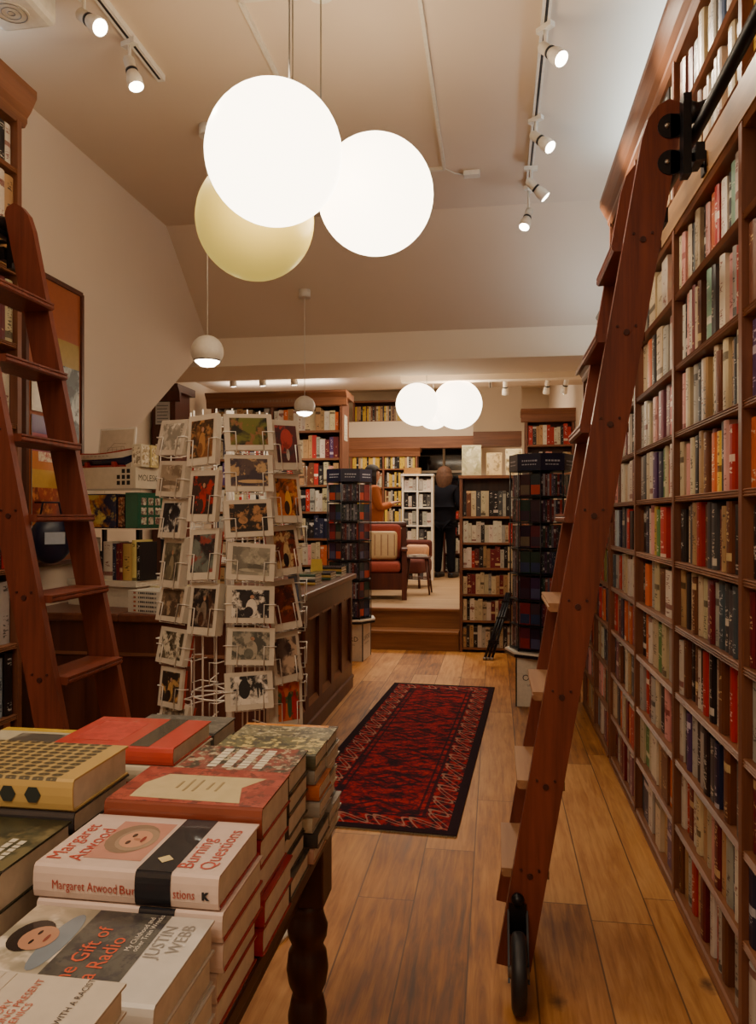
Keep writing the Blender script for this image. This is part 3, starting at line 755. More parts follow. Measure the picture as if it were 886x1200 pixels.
def stack(xr, y0, ztop, hgt, wid, ths, cols, where, inner=None, pages=None, group='hardbacks stacked on the display table', jitr=.006, r=R):
    """ths/cols top first; the lowest ones fill down to the table top"""
    out = []; z = ztop; zb = .759; k = 0
    n = len(ths)
    tot = sum(ths); sc = (ztop-zb-.0006*n)/tot
    zz = ztop
    for i in range(n):
        th = ths[i]*sc; zz -= th+.0006
        dx = r.uniform(-jitr, jitr) if i else 0; dy = r.uniform(-.003, .003) if i else 0
        nm, c = cols[i]
        o = flat_book(xr+dx, y0+dy, zz+.0003, hgt, wid, th, c, pages, inner[i] if inner else None,
                      f'{nm} book, {POSN[i]} in the {where}', rot=0.0, group=group)
        out.append((o, th))
    return out
white, pinkw, blk, redc = hx('#dccfc4'), hx('#dcc6bc'), hx('#1d1f27'), hx('#a3222a')
# A: the pale essays with a black band
sA = stack(-.335, .89, .957, .247, .165, [.046, .04, .04, .04, .04], [('pale pink jacketed', pinkw)]*5, 'banded pale pink stack at the table front', [redc]*5)
for i, (o, th) in enumerate(sA):
    x0 = -.247/2
    # wrap-round paper band, slightly proud
    b = MB(); xa, xb_ = x0+.138, x0+.185
    if i == 0:
        b.box(xa, xb_, -.165/2+.005, .165/2, th, th+.0006, M['gloss'], blk)
    n = 8; prof = []
    for k in range(n+1):
        a = PI*k/n; prof.append((-.0825+.006-.0065*math.sin(a)**.7-.0006, th/2-th/2*math.cos(a)))
    prof2 = [(q[0]+.0005, q[1]) for q in prof[::-1]]
    b.prism(prof+prof2, 'X', xa, xb_, M['gloss'], blk)
    b.build('paper_band', o)['label'] = 'black paper band around the jacket'
    T = Matrix.Translation((x0+.026, -.0835, th*.34)) @ Matrix.Rotation(PI/2, 4, 'X')
    rc = hx('#a8392e')
    text_mesh('Margaret Atwood', .0165, M['paint'], o, T, 'spine_lettering', rc, squeeze=.74)
    if i == 0:
        T = Matrix.Translation((x0+.117, -.0835, th*.34)) @ Matrix.Rotation(PI/2, 4, 'X'); text_mesh('Bur', .0155, M['paint'], o, T, 'spine_lettering', rc)
        T = Matrix.Translation((x0+.188, -.0835, th*.34)) @ Matrix.Rotation(PI/2, 4, 'X'); text_mesh('stions', .0165, M['paint'], o, T, 'spine_lettering', rc, squeeze=.74)
        T = Matrix.Translation((x0+.226, -.0835, th*.36)) @ Matrix.Rotation(PI/2, 4, 'X'); text_mesh('K', .012, M['paint'], o, T, 'spine_emblem', blk, bold=.001)
o, th = sA[0]
x0 = -.1235
ptop(o, th, x0+.052, x0+.132, -.055, .062, M['gloss'], hx('#c89080'), 'portrait_panel')
b = MB()
for c, rx, ry, col in (((x0+.090, .008), .034, .046, hx('#8f7866')), ((x0+.098, .006), .028, .036, hx('#a68d78')), ((x0+.096, .006), .021, .027, hx('#d29c80')), ((x0+.090, -.006), .003, .006, hx('#4a2e26')), ((x0+.090, .016), .003, .006, hx('#4a2e26')), ((x0+.098, .005), .005, .003, hx('#b57c64')), ((x0+.107, .005), .0025, .009, hx('#8a3a34'))):
    b.face([(c[0]+rx*math.cos(2*PI*k/20), c[1]+ry*math.sin(2*PI*k/20), th+.0006+.0002*len(b.f)) for k in range(20)], M['gloss'], col)
b.build('portrait', o)
ttop(o, th, 'Margaret\nAtwood', .030, x0+.026, -.066, hx('#b8402f'))
ttop(o, th, 'Burning\nQuestions', .029, x0+.205, -.066, hx('#b8402f'))
b = MB(); b.face([(x0+.162+.011*math.cos(PI/2*k), -.045+.011*math.sin(PI/2*k), th+.0012) for k in range(4)], M['paint'], hx('#d8c48a')); b.build('band_emblem', o)
# B: memoir with the radio
sB = stack(-.335, .71, .912, .232, .168, [.036, .036, .034, .034], [('grey and white jacketed', hx('#cfcac4'))]*4, 'front stack under an orange-titled cover', None)
o, th = sB[0]; x0 = -.116
ptop(o, th, x0, x0+.085, -.084, .084, M['picl'], (hx('#b9ab98'), hx('#8d8676'), hx('#d6cabb')))
b = MB()
for c, rx, ry, col in (((x0+.070, .012), .0145, .058, hx('#7f8b98')), ((x0+.034, .018), .024, .033, hx('#2a2220')), ((x0+.046, .014), .021, .025, hx('#b98a70')), ((x0+.042, .005), .002, .005, hx('#2a1c18')), ((x0+.042, .024), .002, .005, hx('#2a1c18')), ((x0+.056, .014), .002, .008, hx('#8a4a40'))):
    b.face([(c[0]+rx*math.cos(2*PI*k/20), c[1]+ry*math.sin(2*PI*k/20), th+.0008+.0002*len(b.f)) for k in range(20)], M['gloss'], col)
b.build('portrait', o)
ptop(o, th, x0+.085, x0+.178, -.084, .084, M['pics'], (hx('#45423e'), hx('#55524c'), hx('#39363a')), 'title_panel')
ttop(o, th, 'The Gift of\n   a Radio', .027, x0+.122, -.074, hx('#d0552e'))
ttop(o, th, 'My Childhood and\nother Train Wrecks', .0095, x0+.161, .005, hx('#ddd8ce'))
ttop(o, th, 'JUSTIN\n  WEBB', .022, x0+.196, -.005, hx('#8f8a86'))
# C: nearest, pale book on the left
sC = stack(-.345, .53, .958, .22, .145, [.03, .032, .036, .034, .034, .034], [('cream', hx('#ccc1b3')), ('dark red', hx('#7a1c1c')), ('cream', hx('#c4b8a8')), ('dark red', hx('#7a1c1c')), ('cream', hx('#c4b8a8')), ('grey', hx('#8b8680'))], 'nearest stack at the bottom left corner')
o, th = sC[0]; x0 = -.11
ttop(o, th, 'THE DARK HISTORY\nAND TROUBLING PRESENT\n          OF EUGENICS', .0105, x0+.132, -.064, hx('#b85a44'))
ttop(o, th, 'HOW TO ARGUE WITH A RACIST', .0092, x0+.190, -.068, hx('#3a3030'))
b = MB()
for k in range(9): b.box(x0+.012+.012*k, x0+.0128+.012*k, -.07, .07, th+.0002, th+.0005, M['paint'], hx('#b9ab9a'))
b.build('faint_line', o)['kind'] = 'stuff'
# D: red jacket with a cream title panel
sD = stack(-.334, 1.062, .975, .245, .157, [.046, .042, .042, .04, .04], [('red patterned', hx('#85402f'))]+[('red-edged', hx('#a3222a'))]*4, 'red stack behind the banded pale one', [redc]*5)
o, th = sD[0]; x0 = -.1225
ptop(o, th, x0, x0+.245, -.0725, .0785, M['pics'], (hx('#8f3527'), hx('#a84a38'), hx('#6a2a22')), 'jacket_pattern')
b = MB(); b.face([(x0+.03, -.058, th+.0007), (x0+.205, -.062, th+.0007), (x0+.188, .0, th+.0007), (x0+.215, .045, th+.0007), (x0+.05, .045, th+.0007), (x0+.028, .0, th+.0007)], M['gloss'], hx('#d8c79a')); b.build('title_panel', o)
ttop(o, th, 'THE\nDICTIONARY\nOF LOST', .018, x0+.085, -.03, hx('#8a7a5a'), name='faint_lettering') if False else None
b = MB()
for i, (xx, l) in enumerate(((.085, .03), (.10, .05), (.115, .05), (.135, .03), (.15, .04))): b.box(x0+xx, x0+xx+.004, -l/2, l/2, th+.001, th+.0013, M['paint'], hx('#a08c62'))
b.build('faint_lettering', o)
# E: dark floral paperbacks
sE = stack(-.338, 1.222, .972, .2, .132, [.034, .03, .034, .03, .03, .03], [('dark floral patterned', hx('#4a4438'))]+[('dark grey', hx('#4a4642'))]*5, 'dark floral stack behind the red one', jitr=.008)
o, th = sE[0]; x0 = -.1
ptop(o, th, x0, x0+.2, -.06, .066, M['pics'], (hx('#3a372c'), hx('#8a4438'), hx('#b0a58a')), 'jacket_pattern')
b = MB(); r = random.Random(5)
for row in range(4):
    y = -.048
    while y < .05:
        w_ = r.uniform(.006, .016); b.box(x0+.05+.027*row, x0+.066+.027*row, y, y+w_, th+.0008, th+.0011, M['paint'], hx('#ddd6c2')); y += w_+.003
b.build('block_lettering', o)['kind'] = 'stuff'
# F: end stack in the far right corner
sF = stack(-.325, 1.357, .962, .2, .105, [.026]*7, [('dark green and yellow', hx('#4a4a3a')), ('grey', hx('#8a857c')), ('orange', hx('#b5602e')), ('grey', hx('#98938a')), ('cream', hx('#c8bda6')), ('charcoal', hx('#3c3a3a')), ('pink', hx('#c49a88'))], 'far right corner stack of the table', jitr=.012)
o, th = sF[0]; ptop(o, th, -.1, .1, -.046, .052, M['pics'], (hx('#45443a'), hx('#6a684a'), hx('#c4b274')))
sG = stack(-.33, 1.468, .952, .2, .12, [.026]*7, [('dark with orange edge', hx('#4c463c')), ('white', hx('#c9c2b4')), ('grey', hx('#8d8880')), ('cream', hx('#cabfa8')), ('black', hx('#2a2828')), ('grey', hx('#99948a')), ('cream', hx('#c8bda6'))], 'rearmost stack at the right table edge', jitr=.008)
o, th = sG[0]; ptop(o, th, -.1, .1, -.052, .044, M['pics'], (hx('#4c4a40'), hx('#7a7458'), hx('#b8ac88'))); ptop(o, th, -.1, .08, .044, .06, M['gloss'], hx('#d08a3a'), 'orange_edge')
sH = stack(-.55, 1.435, .968, .19, .13, [.034]*6, [('charcoal', hx('#4a4844'))]*6, 'charcoal stack behind the red banded one')
o, th = sH[0]; ptop(o, th, -.095, .095, -.058, .064, M['pics'], (hx('#4a4844'), hx('#5f5c54'), hx('#77736a')))
# left column
sI = stack(-.605, 1.02, 1.017, .245, .17, [.047, .032, .04, .045, .045, .045], [('gold hexagon-patterned', hx('#b89a58')), ('charcoal', hx('#3a3638')), ('brown', hx('#4a3020')), ('gold', hx('#a88a4c')), ('grey', hx('#77726a')), ('brown', hx('#5a3a28'))], 'tall left stack under the gold cover')
o, th = sI[0]
for ch in o.children:
    if ch.name.startswith('cover'):
        ch.data.materials.clear(); ch.data.materials.append(M['gold']); ch.data.polygons.foreach_set('material_index', [0]*len(ch.data.polygons))
b = MB()
for k in range(5):
    T = Matrix.Translation((-.1+.04*k, -.0856, th/2)) @ Matrix.Rotation(PI/2, 4, 'X'); b.lathe([(.013, 0), (.013, .0006)], M['paint'], hx('#2a3230'), 6, T)
b.build('spine_medallion', o)['kind'] = 'stuff'
sJ = stack(-.6, .845, .963, .235, .165, [.05, .045, .05, .05], [('dark green pictorial', hx('#2f3226'))]+[('black', hx('#222026'))]*3, 'dark stack at the left frame edge')
o, th = sJ[0]; x0 = -.1175
ptop(o, th, x0, x0+.235, -.074, .08, M['picl'], (hx('#23251c'), hx('#3c3e2c'), hx('#6a6244')))
b = MB(); r = random.Random(9)
for xx, n_ in ((.15, 5), (.165, 4), (.19, 5), (.205, 5)):
    y = -.05
    for k in range(n_):
        w_ = r.uniform(.006, .016); b.box(x0+xx, x0+xx+.009, y, y+w_, th+.0007, th+.001, M['paint'], hx('#cfc9b8')); y += w_+.003
b.build('cover_lettering', o)['kind'] = 'stuff'
sK = stack(-.548, 1.238, 1.0, .225, .18, [.032, .03, .04, .045, .045, .045], [('coral red banded', hx('#c5483c')), ('cream', hx('#d6ccb6')), ('coral red', hx('#c5483c')), ('coral red', hx('#c5483c')), ('cream', hx('#cfc4ae')), ('coral red', hx('#b8443a'))], 'coral stack at the back of the table')
o, th = sK[0]
ptop(o, th, .03, .066, -.085, .09, M['gloss'], hx('#4a463e'), 'paper_band')
ptop(o, th, -.09, .0, -.06, .06, M['pics'], (hx('#c2483c'), hx('#b03c32'), hx('#c5483c')), 'printed_lines')
sL = stack(-.80, 1.33, .945, .24, .17, [.03]*6, [('yellow-edged white', hx('#cfc8ac'))]+[('pale grey', hx('#a8a294'))]*5, 'low stack at the far left of the table')
o, th = sL[0]; ptop(o, th, -.12, .12, .062, .085, M['gloss'], hx('#d3b23c'), 'yellow_edge'); ptop(o, th, -.06, .12, -.06, .05, M['picl'], (hx('#4f4c46'), hx('#8f8a7a'), hx('#d6cfbe')))
sM = stack(-.86, 1.02, .93, .24, .17, [.042]*4, [('brown', hx('#5a3a28')), ('dark blue', hx('#26304a')), ('grey', hx('#77726a')), ('cream', hx('#c4b8a0'))], 'stack beyond the left frame edge') if False else None

# ------------------------------------------------------------------ rug
RW, RL = .83, 2.94
MR = m_rug(RW, RL)
ra = math.atan2(.165, 2.94)
rc_ = Vector(((-.83-.165-.83+.83+0)/2-.085, 0, 0))
cx = (-.83+0-.165-.995)/4; cy = (6.27+6.27+3.33+3.38)/4
t = thing('rug', 'long red oriental rug with dark border on the floorboards', 'rug', (cx, cy, .0), -ra)
b = MB(); n = 12
for i in range(n):
    v0, v1 = i/n, (i+1)/n
    b.face([(-RW/2, -RL/2+RL*v0, .009), (RW/2, -RL/2+RL*v0, .009), (RW/2, -RL/2+RL*v1, .009), (-RW/2, -RL/2+RL*v1, .009)], MR, None, [(0, v0), (1, v0), (1, v1), (0, v1)])
b.box(-RW/2, RW/2, -RL/2, RL/2, .001, .0088, MR)
b.build('pile', t)
for sy in (-1, 1):
    b = MB(); r = random.Random(3)
    for k in range(110):
        x = -RW/2+RW*(k+.5)/110; l = r.uniform(.008, .018)
        b.tube([(x, sy*RL/2, .005), (x+r.uniform(-.004, .004), sy*(RL/2+l), .003)], .002, M['paint'], hx('#a08a68'), 4)
    b.build('fringe', t)['kind'] = 'stuff'

# ------------------------------------------------------------------ counter
CX = -1.155; CY0, CY1 = 3.45, 6.13
t = thing('sales_counter', 'dark mahogany panelled sales counter behind the card spinner', 'counter', (CX-.4, (CY0+CY1)/2, 0)); L = t.location
b = MB(); b.box(CX-.60, CX-.02, CY0+.02, CY1-.02, .08, .89, M['counter']); b.box(XL+.02, CX-.60, CY0+.02, CY0+.55, .08, .89, M['counter']); b.build('carcass', t, off=L)
b = MB(); b.box(CX-.64, CX+.03, CY0-.03, CY1+.03, .89, .93, M['counter_top'], None, None, .008); b.build('worktop', t, off=L)
b = MB(); b.box(XL+.02, CX-.641, CY0-.03, CY0+.6, .89, .93, M['counter_top'], None, None, .008); b.build('worktop', t, off=L)
b = MB(); b.box(CX-.60, CX+.004, CY0-.004, CY1+.004, .0, .08, M['counter']); b.box(XL+.02, CX-.6, CY0-.004, CY0+.5, 0, .08, M['counter'])
b.prism([(CX-.02, .08), (CX+.012, .08), (CX+.012, .10), (CX-.02, .125)], 'Y', CY0, CY1, M['counter']); b.build('plinth', t, off=L)
def panels(mb, a0, a1, n, put):
    w_ = (a1-a0)/n
    for i in range(n):
        put(a0+i*w_, a0+(i+1)*w_)
npan = 7; pw = (CY1-CY0-.04)/npan
for i in range(npan):
    y0 = CY0+.02+i*pw; y1 = y0+pw
    b = MB()
    b.box(CX-.02, CX, y0, y0+.045, .08, .89, M['counter']); b.box(CX-.02, CX, y1-.045, y1, .08, .89, M['counter'])
    b.box(CX-.02, CX, y0+.045, y1-.045, .08, .20, M['counter']); b.box(CX-.02, CX, y0+.045, y1-.045, .76, .89, M['counter'])
    # bevelled mouldings catching light at top and bottom of the panel
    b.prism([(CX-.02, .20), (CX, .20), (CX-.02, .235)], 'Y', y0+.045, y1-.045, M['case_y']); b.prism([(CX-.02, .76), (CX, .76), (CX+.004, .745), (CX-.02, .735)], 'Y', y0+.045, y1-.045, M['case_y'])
    b.build('panel', t, off=L)
nf = 3; pw = (CX-(XL+.05))/nf
for i in range(nf):
    x0 = XL+.05+i*pw; x1 = x0+pw; y = CY0+.02
    b = MB()
    b.box(x0, x0+.05, y-.02, y, .08, .89, M['counter']); b.box(x1-.05, x1, y-.02, y, .08, .89, M['counter'])
    b.box(x0+.05, x1-.05, y-.02, y, .08, .2, M['counter']); b.box(x0+.05, x1-.05, y-.02, y, .74, .89, M['counter'])
    b.prism([(y, .74), (y-.02, .74), (y-.024, .725), (y, .715)], 'X', x0+.05, x1-.05, M['case_x'])
    b.build('panel', t, off=L)

# goods on the counter -------------------------------------------------
CTZ = .9305
def stand_book(name, label, loc, rz, w_, h, th, col, pic=None, tilt=0.0, group=None, cat='book', title=None):
    """front cover faces local -y"""
    t = thing(name, label, cat, loc, rz, group)
    b = MB(); T = Matrix.Rotation(-tilt, 4, 'X')
    b.box(-w_/2, w_/2, 0, .0025, 0, h, M['gloss'], col, T); b.box(-w_/2, w_/2, th-.0025, th, 0, h, M['gloss'], col, T); b.box(-w_/2, -w_/2+.003, .0025, th-.0025, 0, h, M['gloss'], col, T)
    b.build('cover', t)
    b = MB(); b.box(-w_/2+.0031, w_/2-.003, .0026, th-.0026, .003, h-.003, M['paper'], None, T); b.build('page_block', t)
    if pic:
        b = MB()
        for (x0, x1, z0, z1, m, c) in pic:
            e = .0004*(1+len(b.f))
            b.face([T @ Vector((x0*w_, -e, z0*h)), T @ Vector((x1*w_, -e, z0*h)), T @ Vector((x1*w_, -e, z1*h)), T @ Vector((x0*w_, -e, z1*h))], m, c)
        b.build('cover_picture', t)
    return t
# block of display: rotated a little so its corner points at the viewer
dx, dy = -1.955, 3.80; da = math.radians(-14)
D = lambda x, y: (dx+x*math.cos(da)-y*math.sin(da), dy+x*math.sin(da)+y*math.cos(da))
# flat big slabs at the base
def slab(label, cx_, cy_, w_, d_, z, h, col, rz=da, group='white books lying flat on the counter'):
    t = thing('flat_book', label, 'book', (*D(cx_, cy_), z), rz, group)
    b = MB(); b.box(-w_/2, w_/2, -d_/2, d_/2, 0, .002, M['gloss'], col); b.box(-w_/2, w_/2, -d_/2, d_/2, h-.002, h, M['gloss'], col); b.box(-w_/2, w_/2, -d_/2, -d_/2+.003, .002, h-.002, M['gloss'], col); b.build('cover', t)
    b = MB(); b.box(-w_/2+.003, w_/2-.003, -d_/2+.0031, d_/2-.004, .0021, h-.0021, M['paper']); b.build('page_block', t)
    return t
wh = hx('#d9d0bf')
slab('thick white book flat on the counter, bottom of the slabs', -.05, .06, .46, .34, CTZ, .055, wh)
slab('second white slab up, under the upright books', -.06, .06, .46, .32, CTZ+.0555, .05, hx('#cfc6b4'))
slab('topmost white slab carrying the row of upright books', -.05, .04, .46, .32, CTZ+.1060, .03, hx('#e3dccc'))
for k in range(5):
    o = slab(f'white paperback with dark spine print, {ORD[k]} from the bottom of the small pile', .36, -.18, .22, .16, CTZ+.0215*k, .021, hx('#dcd6c8'), da-.05, 'small pile of identical white paperbacks')
    b = MB(); r = random.Random(1)
    for q in range(10): b.box(-.045+.012*q, -.045+.012*q+r.uniform(.005, .01), -.0806, -.0803, .006, .015, M['paint'], hx('#3a3a40'))
    b.box(-.075, -.06, -.0806, -.0803, .006, .015, M['paint'], hx('#b05a40')); b.build('spine_lettering', o)
slab('cream book lying behind the small white pile', .34, .02, .24, .16, CTZ, .11, hx('#e0d4a4'))
zr = CTZ+.1365
ups = [(-.235, .012, 'v', 'dark green-edged book with cream cover and a black bird', .15, .235), ]
t = stand_book('bird_cover_book', 'upright cream book with a black bird on its cover, seen between the ladder rungs', (*D(-.21, -.06), zr), da, .15, .22, .03, hx('#5d6a58'),
               [(-.36, .48, .04, .94, M['gloss'], hx('#d8c8a0')), (-.1, .12, .22, .46, M['pics'], (hx('#15141a'),)*3), (-.22, .3, .68, .74, M['pics'], (hx('#2a2622'), hx('#d8c8a0'), hx('#d8c8a0')))])
x = .0
for i, (col, th, h, lab) in enumerate((('k', .02, .15, 'black'), ('w', .062, .2, 'wide white'), ('n', .025, .19, 'dark navy'), ('d', .022, .19, 'dark red'), ('d', .02, .195, 'maroon'), ('c', .06, .19, 'gold-cream'), ('c', .03, .21, 'pale yellow'), ('k', .03, .2, 'black and yellow'))):
    b = MB(); book_geo(b, th-.001, h, .13, hx({'c': '#c9a860'}.get(col, COL[col][1])) if lab != 'pale yellow' else hx('#e0cf7e'), hx(MARK[col]))
    o = b.build('book', None, (*D(-.085+x+th/2, -.09), zr), (0, 0, PI/2+da)); x += th
    tag(o, f'{lab} upright book in the row on the counter slabs', 'book', 'upright books on the counter')
# acrylic case above, on a post
t = thing('acrylic_display', 'clear acrylic display case on the counter holding boxed sets', 'display case', (*D(.0, .02), zr-.0), da)
b = MB(); x0, x1, y0, y1, z0, z1 = -.26, .19, -.12, .12, .27, .475
z0 -= 0
for q in ((x0, x1, y0, y0+.003, z0, z1), (x0, x1, y1-.003, y1, z0, z1), (x0, x0+.003, y0+.003, y1-.003, z0, z1), (x1-.003, x1, y0+.003, y1-.003, z0, z1)): b.box(*q, M['glass'])
b.build('clear_side', t)
b = MB(); b.box(x0, x1, y0, y1, z0-.006, z0-.0005, M['glass']); b.build('clear_base', t)
b = MB(); b.box(-.012, .012, .085, .11, 0.0005, z0-.0065, M['blackp']); b.box(-.25, -.235, .085, .11, .0005, z0-.0065, M['blackp']); b.box(.155, .17, .085, .11, .0005, z0-.0065, M['blackp']); b.build('post', t)
zc_ = zr+z0+.0005
def dbox(name, label, cat, x, y, w_, d_, h, z, faces, col, group=None):
    t = thing(name, label, cat, (*D(x, y), z), da, group)
    b = MB(); b.box(-w_/2, w_/2, -d_/2, d_/2, 0, h, M['gloss'], col, None, .001); b.build('carton', t)
    for f in faces:
        side, a0, a1, z0_, z1_, m, c = f; b = MB(); e = .0006
        if side == 'f': b.face([(a0*w_, -d_/2-e, z0_*h), (a1*w_, -d_/2-e, z0_*h), (a1*w_, -d_/2-e, z1_*h), (a0*w_, -d_/2-e, z1_*h)], m, c)
        else: b.face([(w_/2+e, a0*d_, z0_*h), (w_/2+e, a1*d_, z0_*h), (w_/2+e, a1*d_, z1_*h), (w_/2+e, a0*d_, z1_*h)], m, c)
        b.build('printed_panel', t)
    return t
dbox('boxed_game', 'green carton at the left end inside the acrylic case', 'box', -.215, .0, .06, .18, .17, zc_, [('f', -.4, .4, .1, .9, M['pics'], (hx('#3f7a3a'), hx('#5c9a44'), hx('#2a4a2a')))], hx('#3c6a38'))
dbox('boxed_game', 'dark blue carton with orange and yellow picture inside the acrylic case', 'box', -.07, -.02, .20, .14, .18, zc_, [('f', -.48, .48, .03, .97, M['picl'], (hx('#283056'), hx('#d8882e'), hx('#e6cf6a')))], hx('#283056'))
dbox('boxed_game', 'brown carton at the corner of the acrylic case', 'box', .065, -.02, .045, .15, .17, zc_, [('f', -.45, .45, .05, .95, M['pics'], (hx('#3a1c14'), hx('#8a4a30'), hx('#c49a70')))], hx('#3a1c14'))
g = dbox('boxed_game', 'green carton with rows of small portraits inside the acrylic case', 'box', .135, .0, .08, .2, .185, zc_, [('f', -.48, .48, .02, .98, M['gloss'], hx('#2f6a50')), ('s', -.48, .48, .02, .98, M['gloss'], hx('#2f6a50'))], hx('#2f6a50'))
b = MB()
for ci in range(3):
    for ri in range(3):
        b.face([(.0412, -.075+.055*ci, .02+.05*ri), (.0412, -.035+.055*ci, .02+.05*ri), (.0412, -.035+.055*ci, .058+.05*ri), (.0412, -.075+.055*ci, .058+.05*ri)], M['pics'], (hx('#c9b8a0'), hx('#6a3a30'), hx('#e0d8c8')))
b.build('portrait_grid', g)
# white advertising box on top of the case
zt_ = zr+.476
t = thing('notebook_box', 'white cardboard topper with nine black squares, on the acrylic case', 'box', (*D(-.03, .0), zt_), da)
b = MB(); b.box(-.27, .22, -.135, .135, 0, .11, M['gloss'], hx('#d9cdb6'), None, .001); b.build('carton', t)
b = MB()
for i in range(3):
    for j in range(3):
        if i == 0 and j == 2: continue
        b.box(.10+.032*i, .10+.032*i+.021, -.1358, -.1352, .018+.03*j, .018+.03*j+.021, M['paint'], hx('#15141a'))
b.build('square_grid', t)
T = Matrix.Translation((.2206, -.115, .04)) @ Matrix.Rotation(PI/2, 4, 'Z') @ Matrix.Rotation(PI/2, 4, 'X')
text_mesh('MOLESKINE', .045, M['paint'], t, T, 'lettering', hx('#2a2622'), squeeze=.9)
zb_ = zt_+.1105
# small pale boxes at the right end of the topper
for i, (yy, c) in enumerate(((-.085, '#ddd2b8'), (-.01, '#d9c487'))):
    dbox('card_pack', ('white' if i == 0 else 'yellow')+' small pack of cards standing on the white topper', 'box', .18, yy, .06, .06, .115, zb_, [('f', -.4, .4, .1, .9, M['pics'], (hx(c), hx('#8a7a60'), hx('#e8e0cc'))), ('s', -.4, .4, .1, .9, M['pics'], (hx(c), hx('#a08a60'), hx('#e8e0cc')))], hx(c))
# boat model
t = thing('model_lifeboat', 'model boat with navy hull and white topsides on the white topper', 'model boat', (*D(-.04, -.09), zb_), da)
b = MB(); bm = bmesh.new()
secs = []
nst = 14
for i in range(nst+1):
    u = i/nst; x = -.20+.38*u
    wdt = .036*(math.sin(PI*min(1, .18+u*.82))**.55 if u < .98 else .10)
    wdt = .036*max(.06, (1-abs(2*u-1)**2.6))**.8
    sheer = .072+.028*(max(0, u-.35)/.65)**2+.01*(1-u)**3
    keel = .012+.03*max(0, (u-.86)/.14)**1.6
    secs.append((x+.02*(u > .99), wdt, sheer, keel))
def hull(z0f, z1f, col, name, eps=0):
    b = MB(); rows = []
    for x, wd, sh, kl in secs:
        ring = []
        for s_ in (-1, 1):
            pts = []
            for q in range(5):
                f = z0f+(z1f-z0f)*q/4; z = kl+(sh-kl)*f
                pts.append((x, s_*(wd*(1-(1-f)**2.6)+eps), z))
            ring.append(pts)
        rows.append(ring)
    for i in range(nst):
        for s_ in (0, 1):
            for q in range(4):
                f = [rows[i][s_][q], rows[i+1][s_][q], rows[i+1][s_][q+1], rows[i][s_][q+1]]
                b.face(f if s_ == 0 else f[::-1], M['gloss'], col, None, True)
    return b
b = hull(.0, .5, hx('#1a2144'), 'h'); b.build('hull', t)
b = hull(.5, .93, hx('#d8d0c2'), 'h'); b.build('topsides', t)
b = hull(.9, 1.0, hx('#a3342c'), 'h', .001)
for i in range(nst): b.face([(secs[i][0], -secs[i][1], secs[i][2]-.006), (secs[i+1][0], -secs[i+1][1], secs[i+1][2]-.006), (secs[i+1][0], secs[i+1][1], secs[i+1][2]-.006), (secs[i][0], secs[i][1], secs[i][2]-.006)], M['gloss'], hx('#c8bfae'))
b.build('gunwale', t)
b = MB(); b.box(-.16, .12, -.012, .012, .004, .013, M['gloss'], hx('#9a2a28')); b.box(-.12, -.10, -.03, .03, 0, .03, M['gloss'], hx('#9a2a28')); b.box(.06, .08, -.03, .03, 0, .03, M['gloss'], hx('#9a2a28')); b.build('keel_stand', t)
b = MB(); r = random.Random(2)
for q in range(8): b.box(-.15+.026*q, -.15+.026*q+.016, -.0385, -.0375, .055, .062, M['paint'], hx('#b0a898'))
b.build('name_lettering', t)
# framed print behind the boat
t = thing('framed_print', 'small pale framed print of a vehicle behind the model boat', 'picture', (*D(-.125, .07), zb_), da)
b = MB(); T = Matrix.Rotation(-.12, 4, 'X')
b.box(-.13, .12, 0, .012, 0, .235, M['white'], None, T, .001); b.build('frame', t)
b = MB(); e = -.0006; b.face([T @ Vector(q) for q in ((-.12, e, .01), (.11, e, .01), (.11, e, .225), (-.12, e, .225))], M['gloss'], hx('#d6c4ac'))
b.build('sheet', t)
b = MB(); r = random.Random(12)
ln = [((-.06, .09), (.06, .095)), ((-.06, .09), (-.065, .125)), ((-.065, .125), (.05, .13)), ((.06, .095), (.05, .13)), ((-.03, .09), (-.03, .125)), ((.0, .09), (.0, .125)), ((.03, .09), (.03, .125)), ((-.07, .105), (-.02, .15)), ((-.02, .15), (.06, .145)), ((-.065, .115), (.05, .112))]
for p, q in ln:
    b.tube([T @ Vector((p[0], -.0012, p[1])), T @ Vector((q[0], -.0012, q[1]))], .0008, M['paint'], hx('#6b5a4c'), 4)
for xx in (-.045, .04): b.tube([T @ Vector((xx+.011*math.cos(a*PI/6), -.0012, .088+.011*math.sin(a*PI/6))) for a in range(12)], .0009, M['paint'], hx('#6b5a4c'), 4, True)
b.build('drawing', t)
# booklets on the far end of the counter
r = random.Random(21)
for i, (xx, yy, n_) in enumerate(((-1.26, 5.9, 4), (-1.27, 5.55, 3), (-1.29, 5.15, 4))):
    for k in range(n_):
        h = .018; col = [hx('#d6cfbf'), hx('#3c5a44'), hx('#c4a050'), hx('#2c2a30')][(i+k) % 4]
        nm = ['white', 'green', 'yellow', 'black'][(i+k) % 4]
        o = flat_book(xx+.08, yy-.1, CTZ+k*.0186, .16, .2, h, col, label=f'{nm} booklet, {ORD[k]} from the bottom of the {["far","middle","near"][i]} pile on the counter end', group='booklets on the counter end')
t = thing('yellow_flyer', 'yellow folded flyer standing among booklets on the counter end', 'leaflet', (-1.36, 5.72, CTZ), .3)
b = MB(); b.face([(-.05, -.03, 0), (.05, -.03, 0), (.04, 0, .14), (-.04, 0, .14)], M['paint'], hx('#d8b83a')); b.face([(.05, .03, 0), (-.05, .03, 0), (-.04, .001, .14), (.04, .001, .14)], M['paint'], hx('#e0d6b8')); b.build('folded_sheet', t)

